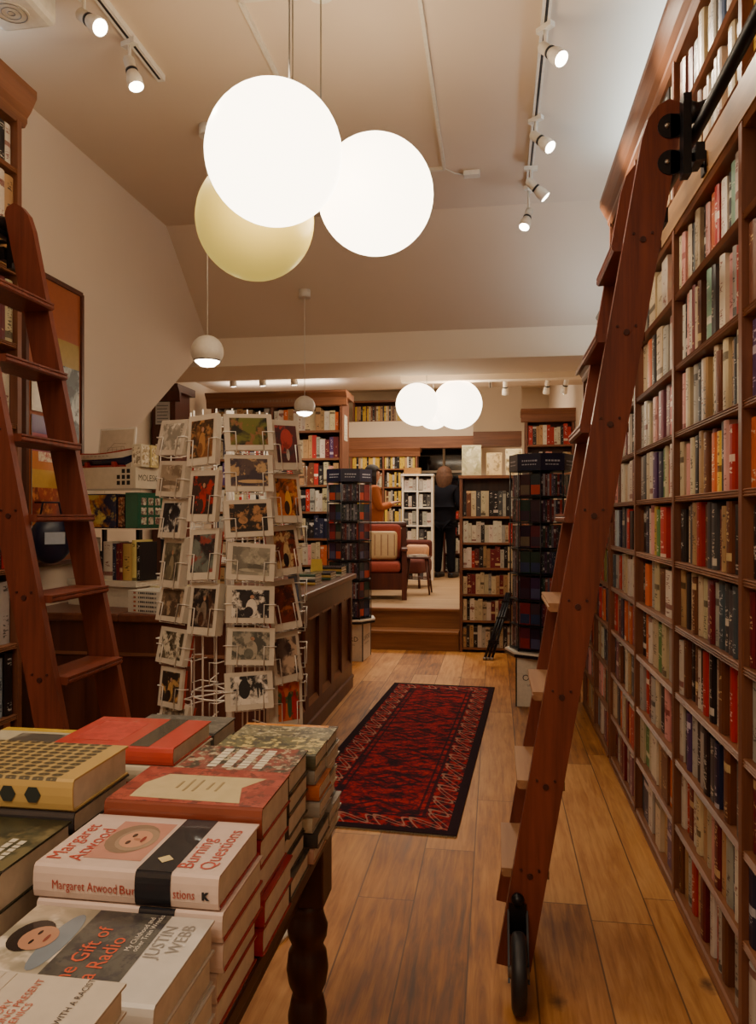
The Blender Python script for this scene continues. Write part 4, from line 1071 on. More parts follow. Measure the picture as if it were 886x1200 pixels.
# posters and board on the left wall -----------------------------------
t = thing('notice_board', 'tall framed orange-brown board on the left wall behind the ladder', 'notice board', (XL+.02, 3.80, 1.15)); L = t.location
y0, y1, z0, z1 = 3.50, 4.02, 1.15, 2.66
b = MB(); b.box(XL+.002, XL+.02, y0, y1, z0, z1, M['paint'], hx('#a4562e')); b.build('board', t, off=L)
b = MB()
for q in ((y0-.012, y0+.012, z0, z1), (y1-.012, y1+.012, z0, z1), (y0, y1, z1-.012, z1+.012), (y0, y1, z0-.012, z0+.012)): b.box(XL+.002, XL+.032, q[0], q[1], q[2], q[3], M['counter'])
b.build('frame', t, off=L)
def wallsheet(name, label, cat, y0, y1, z0, z1, strips, x=XL, dx_=.024):
    t = thing(name, label, cat, (x+dx_, (y0+y1)/2, z0)); L = t.location
    b = MB(); b.box(x+dx_-.003, x+dx_, y0, y1, z0, z1, M['gloss'], hx('#ddd6c8')); b.build('sheet', t, off=L)
    b = MB()
    for (a0, a1, c0, c1, m, c) in strips:
        e = x+dx_+.0006+.0003*len(b.f)
        b.face([(e, y0+(y1-y0)*a0, z0+(z1-z0)*c0), (e, y0+(y1-y0)*a1, z0+(z1-z0)*c0), (e, y0+(y1-y0)*a1, z0+(z1-z0)*c1), (e, y0+(y1-y0)*a0, z0+(z1-z0)*c1)], m, c)
    b.build('print', t, off=L)
    return t
wallsheet('photo_print', 'photo of a white waterside building pinned on the orange-brown board', 'poster', 3.74, 3.99, 1.80, 2.36, [(0, 1, .75, 1, M['gloss'], hx('#b59a5c')), (0, 1, .0, .75, M['picl'], (hx('#4a565c'), hx('#a8b0b0'), hx('#2c3238')))])
wallsheet('sunset_poster', 'purple and orange sunset poster low on the left wall behind the ladder', 'poster', 3.54, 3.80, 1.30, 1.92,
          [(0, 1, .85, 1, M['gloss'], hx('#5c3a78')), (0, 1, .7, .85, M['gloss'], hx('#a8566a')), (0, 1, .55, .7, M['gloss'], hx('#d98848')), (0, 1, .4, .55, M['gloss'], hx('#e0b25a')), (0, 1, 0, .4, M['picl'], (hx('#b0482c'), hx('#7a2c24'), hx('#d98a4a'))), (.2, .8, .62, .70, M['pics'], (hx('#e6d8c0'), hx('#c06a5a'), hx('#e6d8c0')))], dx_=.029)
wallsheet('white_notice', 'plain white sheet pinned above the sunset poster', 'poster', 3.54, 3.73, 1.94, 2.14, [(.1, .9, .1, .9, M['gloss'], hx('#e4ded0'))], dx_=.029)
# bag with a pale label hanging below the poster
t = thing('navy_bag', 'dark navy cloth bag with a pale label hanging beside the counter', 'bag', (-2.222, 3.55, 1.14), .9)
b = MB(); b.sphere((0, 0, .14), .11, M['navy'], None, 16, 10, (1, .45, 1.1)); b.tube([(-.06, 0, .22), (-.04, 0, .33), (.04, 0, .33), (.06, 0, .22)], .006, M['navy']); b.build('cloth', t)
b = MB(); b.box(-.05, .05, -.056, -.05, .12, .18, M['gloss'], hx('#b8c4d4')); b.build('label_patch', t)
b = MB(); b.tube([(-.06, .06, .33), (.06, -.0, .33)], .004, M['black']); b.build('hook', t)

# ------------------------------------------------------------------ card spinner
SX, SY = -.895, 2.49
fw = Vector((-math.sin(math.radians(8.75)), math.cos(math.radians(8.75)), 0))
ang_c = math.atan2(SX, SY)      # direction from viewer
tw = Vector((-SX, -SY, 0)).normalized(); rt = Vector((-tw.y, tw.x, 0))
t = thing('card_spinner', 'white wire revolving rack full of greetings cards', 'card rack', (SX, SY, 0)); L = t.location
b = MB(); b.lathe([(.22, 0), (.22, .015), (.03, .03), (.03, .06)], M['white'], None, 28, Matrix.Translation((SX, SY, 0))); b.build('base', t, off=L)
b = MB(); b.tube([(SX, SY, .03), (SX, SY, 1.76)], .014, M['wire'], seg=10); b.build('pole', t, off=L)
b = MB()
for z in (.35, .8, 1.25, 1.72):
    for s_ in range(8):
        a = s_*PI/4; p = Vector((SX, SY, z)); q = p+Vector((math.cos(a)*.13, math.sin(a)*.13, 0)); b.tube([p, q], .003, M['wire'], seg=5)
    b.tube([(SX+.13*math.cos(k*PI/12), SY+.13*math.sin(k*PI/12), z) for k in range(24)], .003, M['wire'], None, 5, True)
for s_ in range(16):
    a = s_*PI/8; b.tube([(SX+.13*math.cos(a), SY+.13*math.sin(a), .3), (SX+.13*math.cos(a), SY+.13*math.sin(a), 1.75)], .0028, M['wire'], seg=5)
b.build('wire_cage', t, off=L)
P4 = {}
def pal(*h): return tuple(hx(x) for x in h)
# (column: right offset, toward offset, turn deg), rows: pixel heights and pictures
zs = 2.5
def zpx(y, k=2.42): return CAMH-(y-605)*k/890
cols = [
 (-.190, .06, -52, [(510, 'L', pal('#b9b2a4', '#8a8478', '#e0d8c8'), 'pale sketch of white flowers'), (560, 'L', pal('#7a6a58', '#9a8a76', '#b8a894'), 'sepia landscape, red-edged'), (607, 'S', pal('#1c1c20', '#2c2c30', '#c4c0b8'), 'black and white still life'), (660, 'P', pal('#4a4438', '#6a6250', '#8a8068'), 'olive grey figure'), (709, 'L', pal('#4a3c30', '#6e5a48', '#a08a70'), 'brown interior scene'), (760, 'L', pal('#3a3428', '#5a5040', '#c9c0ac'), 'brown and white scene'), (810, 'S', pal('#3a2e28', '#2a2220', '#b89058'), 'dark portrait with tan dress'), (848, 'L', pal('#5a5048', '#857868', '#b0a490'), 'grey brown scene half hidden')]),
 (-.085, .165, -38, [(512, 'P', pal('#3c2c20', '#7a5030', '#a87848'), 'brown and ochre standing figure'), (580, 'P', pal('#2a2220', '#3c2a26', '#a82c26'), 'red-dressed standing figure'), (650, 'P', pal('#6a7068', '#2a2224', '#8a3c34'), 'dark red and grey blossom scene'), (716, 'P', pal('#1e1a1c', '#4a2e22', '#7a6a5c'), 'dark brown portrait')]),
 (.060, .205, 8, [(502, 'L', pal('#1c1c14', '#66662c', '#8a5c3c'), 'yellow-green and black scene'), (552, 'L', pal('#3c3440', '#5a4a48', '#b89a70'), 'brown and violet rocky landscape'), (607, 'L', pal('#140f12', '#1c1618', '#a87a50'), 'nearly black night scene'), (660, 'L', pal('#6e6a60', '#8e897c', '#a8a290'), 'grey seascape'), (712, 'L', pal('#14141a', '#26222a', '#d8d0c4'), 'black scene with white figures'), (763, 'L', pal('#4a4a44', '#6a685e', '#a09888'), 'grey seated figure'), (817, 'L', pal('#e0d8cc', '#1c1c22', '#c8c0b4'), 'white card with black brush shapes')]),
 (.185, .125, 34, [(517, 'P', pal('#3a3038', '#5a3236', '#b0423c'), 'red flowers in a vase'), (582, 'P', pal('#b8622c', '#3a2420', '#d8a048'), 'orange room with standing figure'), (646, 'P', pal('#7a3426', '#221c20', '#c4a878'), 'dark figure against a rust wall'), (713, 'P', pal('#3a1c1a', '#6a2c20', '#96542e'), 'dark red interior'), (778, 'P', pal('#5a4a44', '#c0a890', '#3a2e30'), 'crowded tan and brown scene'), (834, 'P', pal('#a8342a', '#c8683c', '#3a5a40'), 'red and orange dancers')]),
]
COLN = ['leftmost', 'second', 'third', 'rightmost']
pockets = []
for ci, (ro, to, ag, rows) in enumerate(cols):
    for ri, (py, kind, pc, desc) in enumerate(rows):
        r = random.Random(1000+ci*20+ri)
        w_, h = {'L': (.152, .118), 'P': (.114, .165), 'S': (.125, .13)}[kind]
        base = Vector((SX, SY, 0))+rt*ro+tw*to
        zc_ = zpx(py, 2.5-to*.9); ang = math.atan2(tw.x, -tw.y)  # rotation so local -y faces viewer
        rz = math.atan2(-tw.x, -tw.y)
        rz = math.atan2(tw.y, tw.x)+PI/2 + math.radians(ag)
        roll = math.radians(r.uniform(-5, 5)); tilt = math.radians(r.uniform(6, 13))
        ct = thing('greeting_card', f'greetings card of a {desc}, {COLN[ci]} column of the wire rack', 'greetings card', (base.x, base.y, zc_-h/2), rz, 'greetings cards in the wire rack')
        T = Matrix.Translation((0, -.012, 0)) @ Matrix.Rotation(-tilt, 4, 'X') @ Matrix.Rotation(roll, 4, 'Y')
        th = r.uniform(.010, .03)
        edge = hx('#d9d0c2') if r.random() < .75 else hx('#b8483e')
        b = MB(); b.box(-w_/2, w_/2, 0, th, 0, h, M['gloss'], hx('#d2c8b8'), T); b.box(-w_/2+.004, w_/2-.004, th+.0005, th+.012, .003, h*.96, M['gloss'], edge, T)
        b.build('card', ct)
        mx, mz = w_*.11, h*.11
        b = MB(); b.face([T @ Vector(q) for q in ((-w_/2+mx, -.0006, mz*1.3), (w_/2-mx, -.0006, mz*1.3), (w_/2-mx, -.0006, h-mz), (-w_/2+mx, -.0006, h-mz))], M['pic'], pc)
        def el(cx_, cz_, rx, rz_, c):
            e = -.0008-.0002*len(b.f)
            b.face([T @ Vector((cx_*w_+rx*w_*math.cos(2*PI*q/14), e, cz_*h+rz_*h*math.sin(2*PI*q/14))) for q in range(14)], M['pic'], (c, c, tuple(v*.6 for v in c)))
        if 'figure' in desc or 'portrait' in desc or 'dress' in desc:
            el(.02, .40, .12, .25, pc[2]); el(.03, .70, .045, .05, hx('#b08468')); el(-.04, .3, .1, .14, pc[1])
        elif 'sea' in desc or 'landscape' in desc:
            el(0, .33, .36, .12, pc[0]); el(.05, .27, .3, .05, pc[2])
        elif 'vase' in desc:
            el(0, .62, .22, .2, pc[2]); el(0, .3, .06, .12, hx('#b9b2a8'))
        elif 'brush' in desc:
            el(-.1, .55, .12, .26, pc[1]); el(.18, .5, .02, .22, pc[1]); el(.25, .55, .02, .16, pc[1])
        elif 'dancers' in desc:
            el(-.2, .45, .08, .28, pc[0]); el(.02, .45, .08, .26, pc[2]); el(.2, .46, .09, .28, hx('#b02a22'))
        elif 'night' in desc:
            el(-.12, .45, .1, .1, pc[2])
        b.build('picture', ct)
        pockets.append((ct.location.copy(), rz, w_, h, T, th))
for (lc_, rz, w_, h, T, th) in pockets:
    b = MB(); T2 = Matrix.Translation(lc_) @ Matrix.Rotation(rz, 4, 'Z') @ T
    for sx in (-.28, .28):
        x = sx*w_
        b.tube([T2 @ Vector(q) for q in ((x*1.9, th+.014, h*.5), (x*1.9, -.004, h*.5), (x, -.004, h*.5), (x, -.004, -.004), (x, th+.014, -.004))], .0019, M['wire'], seg=5)
    b.tube([T2 @ Vector((-.28*w_, th+.014, -.004)), T2 @ Vector((.28*w_, th+.014, -.004))], .0019, M['wire'], seg=5)
    b.tube([T2 @ Vector((0, th+.014, -.004)), (SX+(lc_.x-SX)*.4, SY+(lc_.y-SY)*.4, lc_.z+.01)], .0022, M['wire'], seg=5)
    b.build('wire_pocket', t, off=L)
# empty pockets and side-on packs
for (ro, to, ag, ys) in ((-.085, .165, -38, (776, 822)), (.245, .02, 80, (545, 622, 690, 725, 770, 812)), (.20, -.12, 125, (520, 600, 680, 760)), (-.21, -.1, -115, (520, 600, 680, 760))):
    for py in ys:
        base = Vector((SX, SY, 0))+rt*ro+tw*to; z = zpx(py, 2.45)-.06; rz = math.atan2(tw.y, tw.x)+PI/2+math.radians(ag)
        T2 = Matrix.Translation((base.x, base.y, z)) @ Matrix.Rotation(rz, 4, 'Z')
        b = MB()
        for sx in (-1, 1):
            b.tube([T2 @ Vector(q) for q in ((sx*.065, .03, .07), (sx*.065, -.012, .07), (sx*.036, -.012, .07), (sx*.036, -.012, 0), (sx*.036, .03, 0))], .0021, M['wire'], seg=5)
        b.tube([T2 @ Vector((-.036, .03, 0)), T2 @ Vector((.036, .03, 0))], .0021, M['wire'], seg=5)
        b.tube([T2 @ Vector((0, .03, 0)), (SX+(base.x-SX)*.45, SY+(base.y-SY)*.45, z+.01)], .0022, M['wire'], seg=5)
        b.build('wire_pocket', t, off=L)
for i, (py, c, nm) in enumerate(((530, '#b9b2a4', 'pale'), (612, '#c4bba8', 'cream'), (705, '#4a5a78', 'blue-grey'), (790, '#8a8478', 'grey'))):
    base = Vector((SX, SY, 0))+rt*.245+tw*.02; rz = math.atan2(tw.y, tw.x)+PI/2+math.radians(80)
    ct = thing('greeting_card', f'{nm} pack of cards seen edge-on, right side of the wire rack, {ORD[i]} from top', 'greetings card', (base.x, base.y, zpx(py, 2.45)-.06), rz, 'greetings cards in the wire rack')
    b = MB(); T = Matrix.Rotation(-.12, 4, 'X'); b.box(-.055, .055, 0, .028, .002, .15, M['gloss'], hx(c), T); b.build('card', ct)
    b = MB(); b.face([T @ Vector(q) for q in ((-.045, -.0006, .015), (.045, -.0006, .015), (.045, -.0006, .14), (-.045, -.0006, .14))], M['pic'], pal('#6a6458', '#8a8474', '#3a3a40')); b.build('picture', ct)

# ------------------------------------------------------------------ pendant globes
def globe(label, c, r, m, cord=None, zc=ZC, cat='pendant lamp', group='opal globe pendants'):
    t = thing('globe_pendant', label, cat, c, 0, group)
    b = MB(); b.sphere((0, 0, 0), r, m, None, 48, 28); b.build('globe', t)
    cx_, cy_ = cord if cord else (c[0], c[1])
    ox, oy = cx_-c[0], cy_-c[1]
    zz = math.sqrt(max(0, r*r-ox*ox-oy*oy)) if ox*ox+oy*oy < r*r else 0
    b = MB(); b.tube([(ox, oy, zc-c[2]), (ox, oy, zz-.004)], .0035, M['steel'], seg=6); b.build('cord', t)
    b = MB(); b.lathe([(.05, -.03), (.05, -.003), (.01, -.001)], M['white'], None, 20, Matrix.Translation((ox, oy, zc-c[2]))); b.build('ceiling_rose', t)
    return t
def ray(px, py, zc): # camera-space point
    xc = (px-443)*zc/890; th = math.radians(8.75); c_, s_ = math.cos(th), math.sin(th)
    return (xc*c_-zc*s_, xc*s_+zc*c_, CAMH+(605-py)*zc/890)
A = ray(321, 181, 2.45); B_ = ray(299, 258, 3.0); Cc = ray(440, 229, 3.02)
ca = ray(339, 0, 2.45)
globe('brightest and nearest white globe, left of the front cluster', A, .2205, M['globe'], (ca[0], ca[1]))
ca = ray(343, 0, 3.0)
globe('dim yellowish globe hanging behind the brightest one', B_, .232, M['globe_dim'], (ca[0], ca[1]))
ca = ray(376, 0, 3.02)
globe('bright white globe on the right of the front cluster', Cc, .230, M['globe'], (ca[0], ca[1]))
for (px, py, zc_, r, lab, cx_) in ((489, 474, 6.95, .195, 'left bright globe of the back-room pair', 500), (536, 474, 7.4, .24, 'right bright globe of the back-room pair', 524), (508, 484, 7.95, .17, 'low globe half hidden behind the back-room pair', 508)):
    q = ray(px, py, zc_); ca = ray(cx_, 0, zc_)
    globe(lab, q, r, M['globe_back'], (ca[0], ca[1]), 2.85, group='opal globe pendants in the back room')
# small ball spot pendants
def ballspot(label, c, r, zc, yaw):
    t = thing('ball_spotlight', label, 'pendant lamp', c, 0, 'small ball pendants')
    b = MB(); T = Matrix.Rotation(0, 4, 'X')
    prof = [(max(1e-5, r*math.sin(PI*i/24)), -r*math.cos(PI*i/24)) for i in range(7, 25)]
    b.lathe(prof, M['white'], None, 32); b.build('ball_shade', t)
    b = MB(); b.lathe([(r*.8, -r*.6), (r*.86, -r*.56), (r*.83, -r*.5)], M['steel'], None, 32); b.build('chrome_ring', t)
    b = MB(); b.lathe([(1e-5, -r*.98), (r*.45, -r*.88), (r*.72, -r*.66), (r*.76, -r*.58)], M['lens'], None, 28); b.build('lens', t)
    b = MB(); b.tube([(0, 0, r-.002), (0, 0, zc-c[2])], .003, M['white']); b.build('cord', t)
    b = MB(); b.lathe([(.045, -.06), (.045, -.002)], M['white'], None, 18, Matrix.Translation((0, 0, zc-c[2]))); b.build('ceiling_rose', t)
q = ray(243, 412, 4.08); ballspot('white ball spotlight on a long cord before the left wall', q, .087, ZC, 0)
q = ray(357, 476, 5.8); ballspot('greyish ball spotlight hanging above the card spinner', q, .08, ZC-(q[1]-YK)*(ZC-ZB)/(YB-YK), 0)

# ------------------------------------------------------------------ track lights
def track(label, x, y0, y1, z, group=None):
    t = thing('light_track', label, 'light track', (x, (y0+y1)/2, z)); L = t.location
    b = MB(); b.box(x-.018, x+.018, y0, y1, z-.03, z, M['white']); b.build('channel', t, off=L)
    b = MB(); b.box(x-.006, x+.006, y0+.02, y1-.02, z-.0305, z-.0300, M['blackp']); b.build('slot', t, off=L)
    return t
def spot(label, loc, yaw, tilt, lit=True, power=18, group='white track spotlights', cone=75, drop=.06, col=(1, .82, .6)):
    t = thing('track_spotlight', label, 'spotlight', loc, yaw, group)
    b = MB(); b.box(-.014, .014, -.04, .04, -.022, 0, M['white']); b.tube([(0, 0, -.02), (0, 0, -drop)], .008, M['white'], seg=8); b.build('mount', t)
    T = Matrix.Translation((0, 0, -drop)) @ Matrix.Rotation(tilt, 4, 'X')
    b = MB(); b.lathe([(.018, .03), (.024, .02), (.024, -.05), (.026, -.052), (.034, -.08), (.034, -.12), (.030, -.12)], M['white'], None, 20, T); b.build('lamp_head', t)
    b = MB(); b.lathe([(.0265, -.047), (.0265, -.035)], M['blackp'], None, 20, T); b.build('black_ring', t)
    b = MB(); b.lathe([(.031, -.1205), (.022, -.124), (1e-5, -.125)], M['lens'] if lit else M['steel'], None, 20, T); b.build('lens', t)
    if lit and power:
        ld = bpy.data.lights.new('spot_beam', 'SPOT'); ld.energy = power; ld.spot_size = math.radians(cone); ld.spot_blend = .8; ld.color = col; ld.shadow_soft_size = .03
        lo = bpy.data.objects.new('spot_beam', ld); C.objects.link(lo); lo.parent = t
        lo.matrix_local = T @ Matrix.Translation((0, 0, -.13))
    return t
track('right-hand white ceiling light track above the bookcase ladder', .21, 1.2, 4.92, ZC)
zt_ = ZC-.031
spot('nearest lit spotlight on the right-hand ceiling track', (.21, 3.27, zt_), -2.35, .8, power=42, drop=.1)
spot('second lit spotlight on the right-hand ceiling track', (.21, 4.02, zt_), -2.2, .8, power=42, drop=.1)
spot('third spotlight on the right-hand ceiling track', (.21, 4.58, zt_), -1.5, .8, power=40, drop=.1)
spot('farthest spotlight at the end of the right-hand track', (.21, 4.87, zt_), 2.6, .5, power=12, drop=.16)
track('left-hand white ceiling light track above the left ladder', -1.57, 1.2, 3.42, ZC)
spot('spotlight pointing down near the end of the left-hand track', (-1.57, 3.10, zt_), 1.2, -.35, power=40, drop=.1)
spot('spotlight cut by the top frame edge on the left-hand track', (-1.60, 2.78, zt_), 1.2, -.9, power=25, drop=.1)
# back room spots
track('short white ceiling track in the back room, near the pier', -.05, 7.45, 8.5, 2.85)
for i, (px, py, lit) in enumerate(((592, 466, 1), (640, 468, 0), (661, 462, 1))):
    q = ray(px, py-14, 7.8); spot(['left lit', 'middle unlit', 'right lit'][i]+' spotlight on the back-room ceiling', (q[0], 7.75, 2.849), .2*i, .5, bool(lit), 25, 'back-room ceiling spotlights', 100, .11)
for i, (px, py) in enumerate(((259, 452), (337, 450), (297, 455))):
    q = ray(px, 446, 7.0)
    spot(['left', 'right', 'middle larger'][i]+' spotlight over the left back bookcase', (q[0], 7.0, 2.849), 0, .3, True, 20, 'spotlights over the left back bookcase', 110, .08)
# speaker / alarm unit top left, junction box
t = thing('ceiling_speaker', 'white rounded unit with round grille in the top left corner', 'speaker', (-1.83, 2.66, 3.33))
b = MB(); b.box(-.12, .12, -.12, .12, 0, .168, M['white'], None, None, .025); b.build('housing', t)
b = MB(); b.lathe([(.065, -.004), (.065, 0)], M['offwhite'], None, 24); 
for k in range(3): b.tube([(.022*(k+.6)*math.cos(a*PI/10), .022*(k+.6)*math.sin(a*PI/10), -.006) for a in range(20)], .002, M['steel'], None, 4, True)
b.build('grille', t)
q = ray(550, 181, 4.6)
t = thing('junction_box', 'small white cable box on the ceiling beside the conduit', 'junction box', (-.14, 4.66, ZC-.0301))
b = MB(); b.box(-.05, .05, -.03, .03, 0, .0301, M['white'], None, None, .004); b.build('cover', t)
b = MB(); b.tube([(-.16, -.09, .02), (-.1, -.02, .018), (-.05, 0, .015)], .004, M['white']); b.build('cable', t)

# ------------------------------------------------------------------ back room bookcases
def room_case(name, label, x0, x1, yf, dep, z0, top, levels, mids=(), mat=('case', 'case_x'), cornice=.06, side_open=False):
    t = thing(name, label, 'bookcase', ((x0+x1)/2, yf+dep/2, z0)); L = t.location
    for x in [x0, x1]+list(mids):
        xx0, xx1 = (x, x+.03) if x == x0 else ((x-.03, x) if x == x1 else (x-.015, x+.015))
        b = MB(); b.box(xx0, xx1, yf, yf+dep, z0, top, M[mat[0]]); b.build('upright', t, off=L)
    for z in levels:
        b = MB(); b.box(x0+.0305, x1-.0305, yf+.004, yf+dep-.012, z-.022, z, M[mat[1]]); b.build('shelf', t, off=L)
    b = MB(); b.box(x0+.03, x1-.03, yf+dep-.011, yf+dep, z0, top, M['counter']); b.build('back_panel', t, off=L)
    b = MB()
    if cornice: b.prism([(yf-.0, top-.09), (yf-.012, top-.08), (yf-.02, top), (yf-cornice, top+.05), (yf-cornice, top+.07), (yf+dep+.02, top+.07), (yf+dep+.02, top), (yf+.02, top), (yf+.02, top-.09)], 'X', x0-.05, x1+.05, M[mat[1]])
    else: b.box(x0-.01, x1+.01, yf-.015, yf+dep, top, top+.03, M[mat[1]])
    b.build('cornice', t, off=L)
    return t
def fill_case(x0, x1, yf, levels, tops, pals, bw=.04, mids=(), hmin=.75):
    xs = [x0+.03]+list(mids)+[x1-.03]
    for k, z in enumerate(levels):
        for i in range(len(xs)-1):
            a, c_ = xs[i]+.018*(i > 0), xs[i+1]-.018*(i < len(xs)-2)
            n_ = max(2, int((c_-a)/bw))
            shelf_row(rnd(n_, pals[k % len(pals)]), '-y', yf, a+.004, c_-.004, z, tops[k], single=False, hmin=hmin, depth_rng=(.12, .16))
# A: tall, left
AX0, AX1, AY = -3.0, -1.57, 7.76
lev = [.05, .32, .59, .86, 1.13, 1.40, 1.67, 1.94, 2.205, 2.40]
lev = [.05, .33, .61, .89, 1.17, 1.45, 1.73, 2.01, 2.30]
ta = room_case('bookcase', 'tall wooden bookcase behind the card spinner, back left', AX0, AX1, AY, .36, 0, 2.64, lev, (-2.33,))
fill_case(AX0, AX1, AY, lev, [z+.25 for z in lev], ['gwkcrtuvp', 'akrdvgwcnt', 'wwtgcco', 'wcpkot', 'gknwrryc', 'kwrgcc'], .05, (-2.33,))
b = MB(); b.box(AX1+.001, AX1+.003, AY+.10, AY+.26, 2.20, 2.47, M['gloss'], hx('#d6cebc')); 
for k in range(7): b.box(AX1+.003, AX1+.0035, AY+.12, AY+.12+.1+.02*(k % 2), 2.23+.03*k, 2.235+.03*k, M['paint'], hx('#6a6460'))
o = b.build('paper_notice'); tag(o, 'white paper notice on the end of the tall back-left bookcase', 'notice')
# frieze lettering is carved and unreadable in the photo: a row of worn raised marks
b = MB(); r = random.Random(8); x = AX0+.25
while x < AX0+1.0:
    w_ = r.uniform(.015, .035); b.box(x, x+w_, AY-.0208, AY-.0205, 2.60, 2.625, M['paint'], hx('#8a6a50')); x += w_+.012
b.build('frieze_lettering', ta, off=ta.location)
# dark case at the far left with a sign
tb = room_case('bookcase', 'dark bookcase end in the far left corner with a pale sign', -3.18, -2.95, 6.72, .34, 0, 2.56, [.3, .6, .9, 1.2, 1.5, 1.8, 2.1], (), ('counter', 'counter'))
b = MB(); b.box(-3.15, -2.98, 6.715, 6.719, 0.05, 2.46, M['counter']); b.build('front_panel', tb, off=tb.location)
b = MB(); b.box(-3.14, -3.0, 6.710, 6.714, 2.26, 2.47, M['gloss'], hx('#cfd0d0'))
for k in range(6): b.box(-3.125, -3.025+.01*(k % 2), 6.7095, 6.710, 2.28+.03*k, 2.288+.03*k, M['paint'], hx('#70727a'))
tag(b.build('paper_sign'), 'pale sign with lines of writing on the dark far-left bookcase', 'sign')
# B: low, in the middle
BX0, BX1, BY = -.36, .30, 7.86
lev = [.05, .33, .60, .87, 1.13, 1.40]
tb = room_case('bookcase', 'low wooden bookcase beside the step, facing the camera', BX0, BX1, BY, .27, 0, 1.79, lev, (), ('case', 'case_x'), 0)
fill_case(BX0, BX1, BY, lev, [.30, .56, .83, 1.10, 1.36, 1.76], ['gwckt', 'wtcdk', 'tcgcdw', 'rwgckdt', 'wwkgrcw', 'kgkhwcu'], .042)
zt_ = 1.8205
for i, (px, w_, h, c, pc, lab) in enumerate(((553, .20, .32, '#b9b08c', pal('#b9b08c', '#8e8a62', '#d6cfae'), 'tall green-grey botanical'), (579, .16, .24, '#c4ab7c', pal('#cdb78a', '#c4ab7c', '#8a7450'), 'tan lettered'), (602, .17, .28, '#cbbd98', pal('#cbbd98', '#b5a67c', '#7a6a4c'), 'cream patterned'))):
    q = ray(px, 550, 7.95)
    stand_book('book', f'{lab} book standing face out on top of the low bookcase', (q[0], 7.90+.03*i, zt_), 0, w_, h, .03, hx(c), [(-.46, .46, .04, .96, M['picl'], pc)], .12, 'face-out books on the low bookcase')
stand_book('book', 'small dark book standing at the right end of the low bookcase top', (.26, 7.98, zt_), 0, .13, .2, .03, hx('#4a4644'), [(-.4, .4, .1, .9, M['pics'], pal('#4a4644', '#8a8478', '#2a2828'))], .1, 'face-out books on the low bookcase')
# D: upper right
lev = [.42, .72, 1.02, 1.32, 1.60, 1.92, 2.26]
room_case('bookcase', 'wooden bookcase in the back right corner behind the spinner tower', .36, .94, 9.3, .28, .401, 2.62, lev, (), ('case', 'case_x'), .04)
fill_case(.36, .94, 9.3, lev, [z+.27 for z in lev], ['wwkctghr', 'kcgtkwch', 'wctpw'], .04)
# C: yellow books, far back
lev = [.42, .70, .98, 1.28, 1.59, 1.90, 2.21]
room_case('bookcase', 'far bookcase with yellow-spined books beside the window', -2.45, -1.30, 12.8, .28, .401, 2.50, lev, (-1.88,), ('case', 'case_x'), .04)
fill_case(-2.45, -1.30, 12.8, lev, [z+.26 for z in lev], ['wkcgty', 'kygtw', 'kgycwt', 'gtykcu', 'yckgtu', 'wcygk', 'ywyycykt'], .035, (-1.88,))
# mezzanine books
room_case('bookcase', 'high wall shelf of brown and yellow books above the far bookcase', -2.5, -1.25, 13.3, .28, 3.061, 3.42, [3.09], (), ('case', 'case_x'), 0)
fill_case(-2.5, -1.25, 13.3, [3.09], [3.40], ['ytutyukc'], .03, (), .85)
# E: white display
lev = [.42, .66, .92, 1.17, 1.42, 1.67, 1.86]
room_case('bookcase', 'white-shelved display case of books in front of the window', -1.44, -.95, 11.8, .25, .401, 2.03, [.42, .70, .98, 1.26, 1.54, 1.80], (-1.195,), ('white', 'white'), 0)
fill_case(-1.44, -.95, 11.8, [.42, .70, .98, 1.26, 1.54, 1.80], [.66, .94, 1.22, 1.5, 1.76, 2.0], ['wkgwh', 'gwkw', 'wkwch', 'wghk'], .05, (-1.195,))
t = thing('wooden_crate', 'small tan wooden box on top of the white display case', 'box', (-1.28, 11.92, 2.0605)); b = MB()
for q in ((-.13, .13, -.08, -.068, 0, .1), (-.13, .13, .068, .08, 0, .1), (-.13, -.118, -.068, .068, 0, .1), (.118, .13, -.068, .068, 0, .1), (-.118, .118, -.068, .068, 0, .012)): b.box(*q, M['fascia'])
b.build('box_side', t)
# low red shelf next to the person
lev = [.42, .75, 1.08]
room_case('bookcase', 'low dark shelf of books in front of the standing customer', -.90, -.30, 13.4, .28, .401, 1.62, [.42, .75, 1.08, 1.36], (), ('counter', 'counter'), 0)
fill_case(-.90, -.30, 13.4, [.42, .75, 1.08, 1.36], [.70, 1.03, 1.34, 1.6], ['wkgw', 'wgwk', 'kgwr', 'rorud'], .045)

